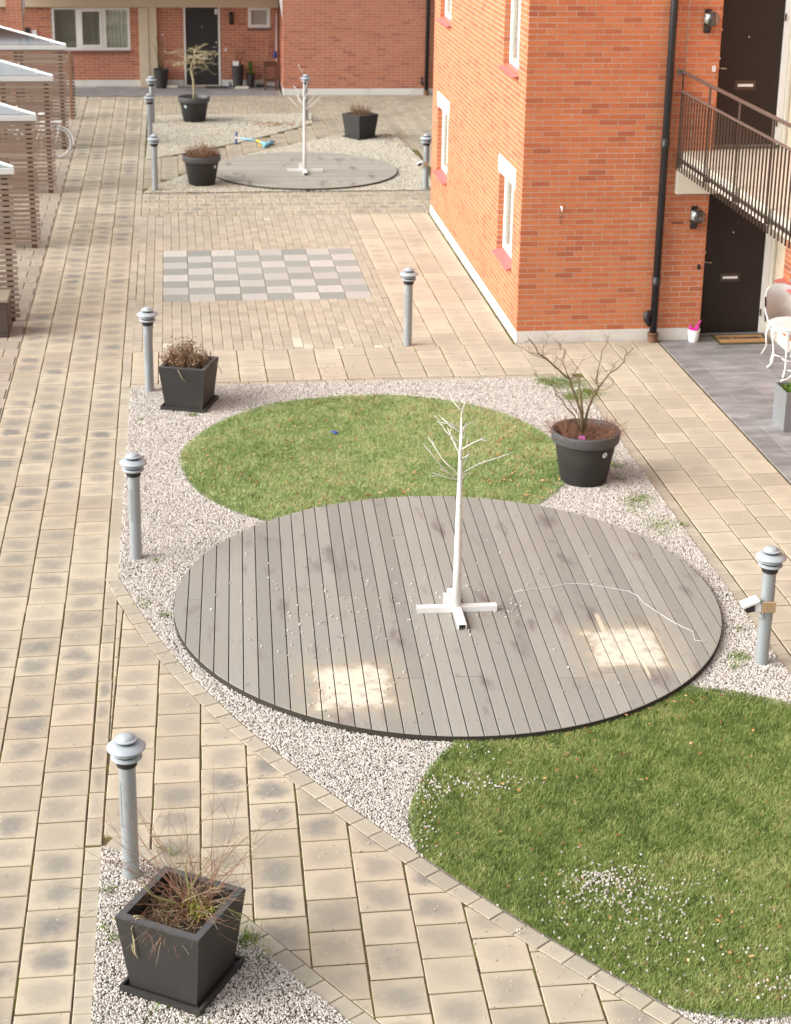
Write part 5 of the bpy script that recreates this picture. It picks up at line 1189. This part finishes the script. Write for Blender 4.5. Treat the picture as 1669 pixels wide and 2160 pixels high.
# bare shrub in the big round pot, branches traced on the plane of the pot
sh = thing('bare_shrub', 'bare branching shrub with lichen in the big round pot', 'shrub', (PR[0], PR[1], .545))
def trace(pts, Y, off=(1080, 700), s=4.909, dy=0.0, base=None):
    z = zoom(*off, s, pts); out = []
    for i, p in enumerate(z):
        q = onY(*p, Y+dy*i/max(1, len(z)-1)); out.append(q)
    return out
BR = [([(735,975),(725,900),(712,830),(670,700),(612,560),(600,490),(555,460),(470,380),(390,310),(320,250),(272,230),(250,160),(190,85),(130,110)], .020, -.25), ([(600,490),(570,430),(550,370),(515,300),(548,222),(555,180)], .010, .1), ([(390,310),(330,270),(220,240),(100,160)], .006, -.3), ([(612,560),(622,480),(680,380),(730,295)], .006, .15),
      ([(735,975),(728,850),(718,720),(706,620),(695,570),(695,465)], .022, .05), ([(745,975),(775,850),(800,770),(830,690),(832,625),(890,590),(940,520),(1010,430),(1080,390),(1160,310),(1172,250),(1260,170)], .019, .3), ([(830,690),(900,580),(880,500),(890,400),(920,280),(930,200),(990,110),(1000,40)], .011, -.2),
      ([(890,600),(960,605),(1050,545),(1050,490)], .006, -.2), ([(725,940),(650,870),(560,780),(520,700),(455,655),(490,620)], .011, -.25), ([(455,655),(440,580),(360,520),(270,470),(220,430)], .006, -.1), ([(720,930),(690,860),(640,790),(570,690),(520,620),(470,560),(410,500)], .008, .2), ([(270,230),(180,215),(95,155)], .004, .1), ([(320,250),(310,200),(360,110),(372,20)], .004, .2), ([(515,300),(460,260),(440,330)], .004, 0), ([(505,130),(500,190),(490,110),(430,85)], .004, .1), ([(940,520),(870,540),(820,480)], .005, .1), ([(1010,430),(1050,350),(1110,290)], .004, .2), ([(1160,310),(1190,210),(1180,180)], .004, -.1), ([(890,400),(870,470),(870,540)], .004, 0)]
mb = MB(); tw = MB()
SC = {}
for pts, r, dy in BR:
    w3 = trace(pts, PR[1], dy=dy)
    w3 = [p-np.array([PR[0], PR[1], .545]) for p in w3]
    if abs(pts[0][0]-735) < 25 and pts[0][1] > 900: w3[0][1] = 0; w3[0][2] = min(w3[0][2], -.03)
    mb.tube(w3, np.linspace(r*.9, max(r*.25, .0024), len(w3)), 6)
    for j in range(1, len(w3)):
        for _ in range(4):
            if random.random() < .7: tw.tube(curvy(w3[j]+(w3[j-1]-w3[j])*random.random(), (random.gauss(0, 1), random.gauss(0, .6), .6), random.uniform(.05, .2), 4, 0, .25), np.linspace(.0022, .001, 5), 3, False)
mb.build('branches', M['twig_grey'], sh); tw.build('twigs', M['twig_brown'], sh, kind='stuff')
he = thing('heather', 'dry reddish heather around the foot of the bare shrub', 'shrub', (PR[0], PR[1], .53)); mb = MB()
for k in range(900):
    a = random.uniform(0, 6.28); r = .34*math.sqrt(random.random()); side = math.cos(a)
    L = random.uniform(.04, .12)+(.20*max(0, abs(side)-.15)*(r/.34) if random.random() < .85 else 0)
    mb.tube(curvy((r*math.cos(a), r*math.sin(a), .005), (math.cos(a)*.5*r/.3+random.gauss(0, .5), math.sin(a)*.5*r/.3+random.gauss(0, .5), .8), L, 4, 0, .25), np.linspace(.0026, .0011, 5), 3, False)
mb.build('stems', M['twig_red'], he, kind='stuff')
fc = thing('plant_label', 'small pink flower plant label stuck in the big round pot', 'plant label', (PR[0]-.105, PR[1]-.26, .54), -.1)
o = MB().box(-.035, .035, -.001, .001, 0, .085).build('card', M['flower'], fc); o.rotation_euler = (-.5, 0, 0); o = MB().box(-.02, .045, -.03, -.028, -.01, .025).build('tag', M['white_card'], fc); o.rotation_euler = (-.5, 0, 0)
# contorted tree
ct = thing('contorted_tree', 'small pale umbrella shaped contorted tree in the round pot before the far door', 'tree', (P3[0], P3[1], .53))
mb = MB(); trunk = [np.array(p) for p in ((.0, 0, -.03), (.01, 0, .2), (-.005, 0, .45), (-.04, 0, .62), (-.06, 0, .74), (-.02, .02, .86), (.03, .0, 1.0), (.03, 0, 1.12))]; mb.tube(trunk, [.033, .028, .025, .024, .024, .02, .016, .01], 8); mb.build('trunk', M['twig_straw'], ct)
mb = MB()
for k in range(30):
    j = random.choice((4, 4, 5, 5, 6, 6, 7)); a = random.uniform(0, 6.28); L = random.uniform(.3, .72); pts = curvy(trunk[j], (math.cos(a), math.sin(a)*.9, random.uniform(.1, .5)), L, 8, .045, .2); mb.tube(pts, np.linspace(.010, .003, 9), 4, False)
    for i in range(2, 9):
        for _ in range(2): mb.tube(curvy(pts[i], (random.gauss(0, 1), random.gauss(0, 1), .2), random.uniform(.06, .18), 4, .12, .3), np.linspace(.0045, .002, 5), 3, False)
mb.build('crown', M['twig_straw'], ct, kind='stuff')

# ------------------------------------------------------------------ white twig trees on steel cross stands
def twig_tree(label, base, off, s, trunk, brs, Y):
    t = thing('twig_tree', label, 'tree', base); B = np.array(base)
    H = trunk[1]; mb = MB(); mb.tube([(0, 0, .012), (0, 0, .5), (trunk[0]*.3, 0, 1.1), (trunk[0]*.7, 0, 1.6), (trunk[0], 0, H)], [.041, .036, .027, .016, .005], 14); mb.build('trunk', M['birch'], t)
    for pts in brs:
        dy = random.uniform(-.28, .28); w3 = [onY(*p, Y+dy*i/(len(pts)-1)) for i, p in enumerate(zoom(*off, s, pts))]; w3 = [p-B for p in w3]; f = (w3[0][2]-.0)/H; w3[0][0] = trunk[0]*max(0, min(1, f))
        k_ = 1.0 if Y < 20 else 1.7; mb = MB(); mb.tube(w3, np.linspace(.0062*k_, .0024*k_, len(w3)), 6)
        for i in range(1, len(w3)):
            m = (w3[i]+w3[i-1])/2; d = w3[i]-w3[i-1]
            for _ in range(1): mb.tube(curvy(m, d/np.linalg.norm(d)+np.array([random.gauss(0, .4), random.gauss(0, .4), random.gauss(0, .2)]), .09, 3, 0, .1), np.linspace(.003, .0015, 4), 4)
        mb.build('branch', M['birch'], t)
    # cross of channel profiles
    def chan(x0, x1, rz):
        mb = MB(); w_, h, th = .036, .055, .004
        mb.box(x0, x1, -w_, w_, h-th, h); mb.box(x0, x1, -w_, -w_+th, .001, h-th); mb.box(x0, x1, w_-th, w_, .001, h-th); o = mb.build('stand_foot', M['white_metal'], t); o.rotation_euler.z = rz
    for k, L in ((0, .375), (1, .375), (2, .37), (3, .40)): chan(.037, L, k*math.pi/2-.02)
    MB().bbox(-.036, .036, -.036, .036, .001, .058, .002).build('stand_hub', M['white_metal'], t)
    o = MB().bbox(-.055, .055, .02, .03, .02, .16, .002).build('stand_plate', M['white_metal'], t); o.location = (-.06, .03, 0)
    return t
b1 = U(963, 1282, DECK_Z+.03); b1[2] = DECK_Z
TB = [[(440,200),(415,130),(375,75)], [(452,245),(485,170),(513,105)], [(430,335),(340,305),(262,288)], [(425,385),(365,320),(305,258)], [(415,590),(395,450),(350,345)], [(405,480),(340,380),(290,300)], [(415,770),(300,610),(180,420)], [(410,830),(270,650),(140,485)], [(380,810),(330,775),(215,735)],
      [(455,430),(490,335),(600,275)], [(460,500),(480,400),(510,300)], [(460,535),(570,475),(690,420)], [(465,745),(490,660),(530,580)], [(468,745),(620,660),(845,585),(905,565)], [(455,830),(480,790),(512,740)], [(450,610),(500,600),(540,575)], [(455,640),(470,500),(480,400)], [(442,150),(446,110),(440,55)]]
twig_tree('white bare twig tree on white cross stand in the middle of the large deck', tuple(b1), (860, 820), 4.154, (-.005, 1.95), TB, b1[1])
b2 = U(643, 359, .06+.03); b2[2] = .06
TB2 = [[(245,540),(170,455),(90,375)], [(245,480),(215,415),(190,350)], [(245,380),(200,320),(150,255)], [(290,510),(360,440),(445,365)], [(290,480),(330,420),(380,350)], [(280,420),(300,340),(312,280)], [(250,140),(225,90),(200,30)], [(262,330),(285,260),(300,205)], [(285,520),(350,470),(420,400)]]
twig_tree('white bare twig tree on white cross stand on the small far deck', tuple(b2), (590, 130), 5.058, (-.02, 1.9), TB2, b2[1])
# white cable on the deck
mb = MB(); cz = zoom(960, 1100, 2.354, [(205,405),(235,400),(290,352),(370,336),(460,329),(550,310),(600,308),(670,312),(800,335),(860,345),(910,370),(935,402),(1000,445),(1060,485),(1120,518),(1180,545),(1192,590),(1215,592),(1245,598)])
pts = [U(*p, DECK_Z+.006) for p in cz]
c_ = mb.tube(pts[2:], .0022, 6).build('power_cable', M['white_card']); tag(c_, 'thin white cable snaking over the large round deck', 'cable')

# ------------------------------------------------------------------ terrace things
fp = thing('flower_pot', 'small white ribbed flower pot with magenta foil beside the brown door', 'flower pot', (7.26, 22.60, .003))
mb = MB(); n = 48; prof = [(.062, 0), (.085, .16), (.085, .16), (.088, .165), (.088, .18), (.088, .18), (.08, .18), (.078, .13)]
vs = []
for r, z in prof:
    for k in range(n): rr = r*(1+(.03*math.cos(k*2*math.pi/4) if 0 < z < .15 or z == 0 else 0)); a = 2*math.pi*k/n; vs.append((rr*math.cos(a), rr*math.sin(a), z))
mb.add(vs, [(i*n+k, i*n+(k+1)%n, (i+1)*n+(k+1)%n, (i+1)*n+k) for i in range(len(prof)-1) for k in range(n)], None, True); mb.build('pot', M['white'], fp)
mb = MB(); mb.lathe([(.076, .14), (.06, .185), (.04, .175), (.02, .2), (.0005, .205)], 14)
for k in range(10): a = random.uniform(0, 6.28); mb.tube([(.03*math.cos(a), .03*math.sin(a), .16), (.06*math.cos(a), .06*math.sin(a), .21+random.uniform(-.02, .03))], [.012, .016], 5)
mb.tube([(.04, .02, .17), (.085, .03, .26), (.10, .03, .30)], [.008, .012, .014], 5); mb.build('foil', M['pink'], fp)
dm = thing('doormat', 'brown coir doormat with dark edge and lettering before the ground floor door', 'doormat', (7.98, 22.63, .003))
MB().bbox(-.40, .40, -.225, .225, 0, .012, .004).build('backing', M['coir_edge'], dm); MB().bbox(-.345, .345, -.175, .175, .0125, .019, .003).build('pile', M['coir'], dm)
cu = bpy.data.curves.new('lettering', 'FONT'); cu.body = 'WEL KOMMEN'; cu.size = .105; cu.align_x = 'CENTER'; cu.align_y = 'CENTER'; cu.extrude = .001; cu.offset = .003
lo = bpy.data.objects.new('lettering', cu); col.objects.link(lo); dg = bpy.context.evaluated_depsgraph_get(); me = bpy.data.meshes.new_from_object(lo.evaluated_get(dg)); bpy.data.objects.remove(lo)
me.materials.clear(); o = link('lettering', me, M['black'], dm); o.location = (.0, .02, .0215)
# ornate white table
TC = (8.17, 21.12)
tb = thing('garden_table', 'round white ornate cast metal garden table on the slate terrace', 'table', (*TC, .003))
mb = MB(); mb.lathe([(.0005, .655), (.30, .655), (.325, .65), (.335, .66), (.335, .66), (.335, .675), (.325, .682), (.30, .678), (.0005, .676)], 40); mb.build('table_top', M['white_metal'], tb)
mb = MB(); mb.lathe([(.27, .60), (.275, .60), (.275, .654), (.27, .654)], 32, smooth=False); mb.build('apron', M['white_metal'], tb)
for k in range(4):
    a = math.radians(45+90*k+8); c, s_ = math.cos(a), math.sin(a); mb = MB()
    prof = [(.25, .655, .02), (.285, .58, .02), (.29, .48, .016), (.265, .34, .013), (.245, .2, .012), (.26, .09, .012), (.30, .025, .015), (.325, .012, .016)]
    mb.tube([(r*c, r*s_, z) for r, z, _ in prof], [q[2] for q in prof], 7); mb.tube([(.20*c, .20*s_, .62), (.25*c, .25*s_, .55), (.28*c, .28*s_, .47)], [.012, .014, .006], 6); mb.tube([(.12*c, .12*s_, .18), (.245*c, .245*s_, .2)], .008, 5); mb.build('leg', M['white_metal'], tb)
mb = MB(); ring(mb, (0, 0, 0), .12, .01, 24); o = mb.build('stretcher_ring', M['white_metal'], tb); o.rotation_euler.x = math.pi/2; o.location = (0, 0, .18)
ln = thing('lantern', 'small white lantern on the ornate garden table', 'lantern', (8.25, 21.1, .686))
mb = MB(); mb.bbox(-.05, .05, -.05, .05, 0, .02, .002); mb.bbox(-.05, .05, -.05, .05, .17, .19, .002)
for x in (-.045, .045):
    for y in (-.045, .045): mb.box(x-.005, x+.005, y-.005, y+.005, .02, .17)
mb.tube([(0, 0, .19), (0, 0, .24)], [.05, .008], 4); mb.build('frame', M['white_metal'], ln); MB().box(-.025, .025, -.025, .025, .021, .11).build('candle', M['white_card'], ln)
ch = thing('garden_chair', 'white ornate garden chair with beige back behind the garden table', 'chair', (8.24, 21.72, .003), 0)
mb = MB(); mb.lathe([(.0005, .43), (.21, .43), (.22, .44), (.21, .455), (.0005, .46)], 28); mb.build('seat', M['white_metal'], ch)
mb = MB(); n = 16
vs = []
for k in range(n+1):
    a = math.radians(20+140*k/n); r = .235
    hgt = .40+.14*math.sin(math.pi*k/n)**.6
    for rr in (r, r+.022):
        vs += [(rr*math.cos(a), rr*math.sin(a), .50), (rr*1.08*math.cos(a), rr*1.08*math.sin(a), .46+hgt)]
mb.add(vs, [(4*k, 4*k+1, 4*k+5, 4*k+4) for k in range(n)]+[(4*k+2, 4*k+6, 4*k+7, 4*k+3) for k in range(n)]+[(4*k+1, 4*k+3, 4*k+7, 4*k+5) for k in range(n)]+[(4*k+2, 4*k, 4*k+4, 4*k+6) for k in range(n)], None, True); mb.build('backrest', M['cushion'], ch)
mb = MB()
for s_ in (-1, 1): mb.tube([(s_*.2, -.08, .45), (s_*.245, -.05, .58), (s_*.25, .05, .66), (s_*.235, .12, .72)], [.012, .011, .01, .009], 6)
mb.build('arms', M['white_metal'], ch)
for x, y in ((-.15, -.13), (.15, -.13), (-.15, .14), (.15, .14)):
    mb = MB(); mb.tube([(x, y, .44), (x*1.15, y*1.15, .3), (x*1.05, y*1.05, .14), (x*1.35, y*1.35, .012)], [.014, .013, .011, .014], 6); mb.build('leg', M['white_metal'], ch)
# nearer chair, mostly outside the picture
c2 = thing('garden_chair', 'white ornate garden chair with curved legs in front of the garden table', 'chair', (8.24, 20.80, .003), -.35)
mb = MB(); mb.lathe([(.0005, .43), (.19, .43), (.2, .44), (.19, .455), (.0005, .46)], 28); mb.build('seat', M['white_metal'], c2)
for k in range(4):
    a = math.radians(35+90*k); c, s_ = math.cos(a), math.sin(a); mb = MB(); prof = [(.15, .44), (.19, .34), (.15, .22), (.13, .16), (.17, .08), (.27, .025), (.36, .012)]; mb.tube([(r*c, r*s_, z) for r, z in prof], [.013, .014, .013, .012, .011, .011, .013], 6); mb.build('leg', M['white_metal'], c2)
mb = MB(); mb.tube([(.17*math.cos(a), .17*math.sin(a), .46+.38*math.sin(max(0, (a+.9)/1.8*math.pi))) for a in np.linspace(-.9, .9, 14)], .011, 6); mb.build('backrest', M['white_metal'], c2)
# zinc planter
zp = thing('zinc_planter', 'grey zinc box planter with dark green plants on the slate terrace', 'planter', (7.255, 18.80, .003), .0)
mb = MB(); T, Hh, th = .42, .50, .018
mb.bbox(0, T, 0, th, 0, Hh, .002); mb.bbox(0, T, T-th, T, 0, Hh, .002); mb.bbox(0, th, th+.001, T-th-.001, 0, Hh-.001, .002); mb.bbox(T-th, T, th+.001, T-th-.001, 0, Hh-.001, .002); mb.build('box', M['zinc'], zp)
MB().box(th, T-th, th, T-th, .05, Hh-.06).build('soil', M['soil'], zp)
pts = np.array([(random.uniform(.04, T-.04), random.uniform(.04, T-.04), Hh-.06) for _ in range(500)]); blades('leaves', pts, .07, .012, .9, M['weed'], None, None, NR.uniform(0, .6, 500), parent=zp)

# ------------------------------------------------------------------ far entrance things
def tall_pot(label, loc, r0, r1, h, mat='anthracite', name='plant_pot'):
    s = thing(name, label, 'plant pot', (*loc, .003)); mb = MB(); mb.lathe([(.0005, 0), (r0, 0), (r0, 0), (r1, h), (r1, h), (r1-.02, h), (r1-.02, h), (r1-.03, h-.06)], 24); mb.build('pot', M[mat], s); mb = MB(); mb.lathe([(r1-.02, h-.05), (.0005, h-.04)], 20); mb.build('soil', M['soil'], s); return s
tall_pot('black pot by the cream pillar with thin stalks', (-.30, 46.72), .15, .20, .50)
t = thing('stalk_plant', 'thin stalks with small white balls in the pot by the cream pillar', 'plant', (-.30, 46.72, .46)); mb = MB()
for a, h in ((.04, .95), (-.06, .96), (.08, .5), (-.1, .7), (.14, .75)): mb.tube([(a*.3, 0, 0), (a, 0, h*.6), (a*1.6, .0, h)], .008, 4)
mb.build('stalks', M['twig_grey'], t); mb = MB()
for a, h in ((.064, .95), (-.096, .96), (.128, .5)): mb.lathe([(.0005, -.025), (.02, -.014), (.026, 0), (.02, .014), (.0005, .025)], 8, (a, 0, h))
mb.build('balls', M['white_card'], t)
tall_pot('tall tapered black pot right of the far door', (1.76, 46.72), .12, .17, .60)
t = thing('stalk_plant', 'thin dry reddish twigs in the tall tapered pot', 'plant', (1.76, 46.72, .56)); mb = MB()
for k in range(16): mb.tube(curvy((random.gauss(0, .04), random.gauss(0, .04), 0), (random.gauss(.1, .25), random.gauss(0, .2), 1), random.uniform(.3, .8), 5, 0, .1), np.linspace(.007, .003, 6), 4)
mb.build('twigs', M['twig_red'], t)
bx = MB().bbox(-.08, .08, -.01, .0, 0, .12, .002).build('white_card', M['white_card']); bx.location = (1.70, 46.59, .603); tag(bx, 'small white card standing on the tall tapered pot', 'card')
tall_pot('small dark vase pot beside the tall tapered pot', (2.10, 46.75), .09, .12, .36)
t = thing('cypress_plant', 'slim dark green cypress in the small dark vase pot', 'plant', (2.10, 46.75, .32)); pts = np.array([(random.gauss(0, .03), random.gauss(0, .03), random.uniform(0, .36)) for _ in range(400)]); MB().tube([(0, 0, -.02), (0, 0, .34)], .008, 4).build('stem', M['twig_brown'], t); blades('needles', pts, .06, .008, .4, M['weed'], None, None, NR.uniform(0, .35, 400), parent=t)
st = thing('wooden_stool', 'reddish wooden slatted stool beside the brick block', 'stool', (2.62, 46.35, .003))
for k in range(5): MB().bbox(-.17, .17, -.16+.066*k, -.16+.066*k+.055, .70, .725, .003).build('slat', M['terracotta'], st)
for x in (-.15, .15):
    for y in (-.13, .13): MB().bbox(x-.025, x+.025, y-.025, y+.025, 0, .70, .003).build('leg', M['terracotta'], st)
mb = MB(); mb.bbox(-.12, .12, -.14, -.12, .22, .27, .003); mb.bbox(-.12, .12, .12, .14, .22, .27, .003); mb.bbox(-.125, .125, -.145, -.115, .62, .69, .003); mb.build('rails', M['terracotta'], st)
br = thing('broom', 'broom with wooden handle leaning on the far brick wall', 'broom', (2.42, 46.80, .003)); MB().tube([(0, 0, .06), (.22, .17, 1.42)], .014, 6).build('handle', M['wood_handle'], br); MB().bbox(-.16, .10, -.05, .03, 0, .07, .01).build('head', M['black'], br)
pl = thing('white_pole', 'thin white pole with blue brush leaning in the recess corner', 'pole', (2.80, 46.86, .003)); MB().tube([(0, 0, .0), (.02, .03, 1.95)], .018, 6).build('pole', M['white'], pl); MB().tube([(-.03, -.03, .78), (-.02, -.03, .95)], [.05, .035], 8).build('brush', M['blue'], pl)
o = MB().bbox(-.3, .3, -.17, .17, .003, .02, .004).build('doormat', M['mat_grey']); o.location = (1.17, 46.72, 0); tag(o, 'dark grey mat before the far black door', 'doormat')
o = MB().bbox(-.16, .16, -.1, .1, .003, .07, .01).build('stone_block', M['cream_pale']); o.location = (-.02, 46.75, 0); tag(o, 'flat pale stone block left of the far black door', 'block')
o = MB().bbox(-.18, .18, -.08, .08, .003, .06, .01).build('stone_block', M['cream_pale']); o.location = (1.86, 46.5, 0); tag(o, 'flat pale stone block before the tall tapered pot', 'block')
mb = MB(); mb.lathe([(.0005, 0), (.07, .005), (.09, .07), (.07, .12), (.0005, .13)], 14); o = mb.build('round_stone', M['lamp_pale']); o.location = (1.50, 46.82, .003); tag(o, 'round grey stone beside the white frame of the far door', 'stone')
# scooter lying on the slabs
sc = thing('kick_scooter', 'childs blue kick scooter lying on the slabs of the far court', 'scooter', (0, 0, 0))
h0 = U(499, 279, .03); h1 = U(497, 303, .03); hm = (h0+h1)/2; n0 = U(541, 296, .05); d0 = U(562, 305, .05)
a_, b_ = h0*.62+h1*.38, h0*.38+h1*.62
MB().tube([h0, a_], .016, 8).build('grip', M['blue'], sc); MB().tube([b_, h1], .016, 8).build('grip', M['blue'], sc); MB().tube([a_, b_], .012, 8).build('handlebar', M['white_metal'], sc)
MB().tube([hm, hm*.75+n0*.25], .013, 8).build('stem', M['white_metal'], sc); MB().tube([hm*.75+n0*.25, n0], .019, 8).build('stem', M['skyblue'], sc)
MB().tube([n0, n0*.5+d0*.5], .026, 8).build('clamp', M['yellow'], sc)
mb = MB(); f = U(556, 309, .05); mb.tube([n0*.5+d0*.5, d0, f], [.03, .045, .03], 8); mb.build('fork', M['skyblue'], sc)
wh = U(551, 309, .03); mb = MB(); ring(mb, (0, 0, 0), .05, .016, 20); o = mb.build('wheel', M['yellow'], sc); o.location = (wh[0], wh[1], .05); o.rotation_euler = (1.1, 0, .4)
wb = U(566, 300, .04); mb = MB(); mb.tube([d0, (d0[0]+.14, d0[1]+.32, .05)], [.03, .05], 8); mb.build('deck', M['skyblue'], sc); mb = MB(); ring(mb, (0, 0, 0), .045, .016, 20); o = mb.build('wheel', M['black'], sc); o.location = (d0[0]+.16, d0[1]+.36, .045); o.rotation_euler = (1.2, 0, .4)
# bits of clutter on the turf
for px, py, lab in ((708, 912, 'tiny dark blue toy part lying on the light green turf'),):
    q = U(px, py, .04); mb = MB(); mb.lathe([(.0005, 0), (.03, .0), (.034, .012), (.02, .02), (.0005, .02)], 10); mb.tube([(0, 0, .012), (-.05, .02, .018)], .01, 5); o = mb.build('toy_part', M['blue']); o.location = (q[0], q[1], .03); tag(o, lab, 'toy')
print('objects', len(bpy.data.objects))
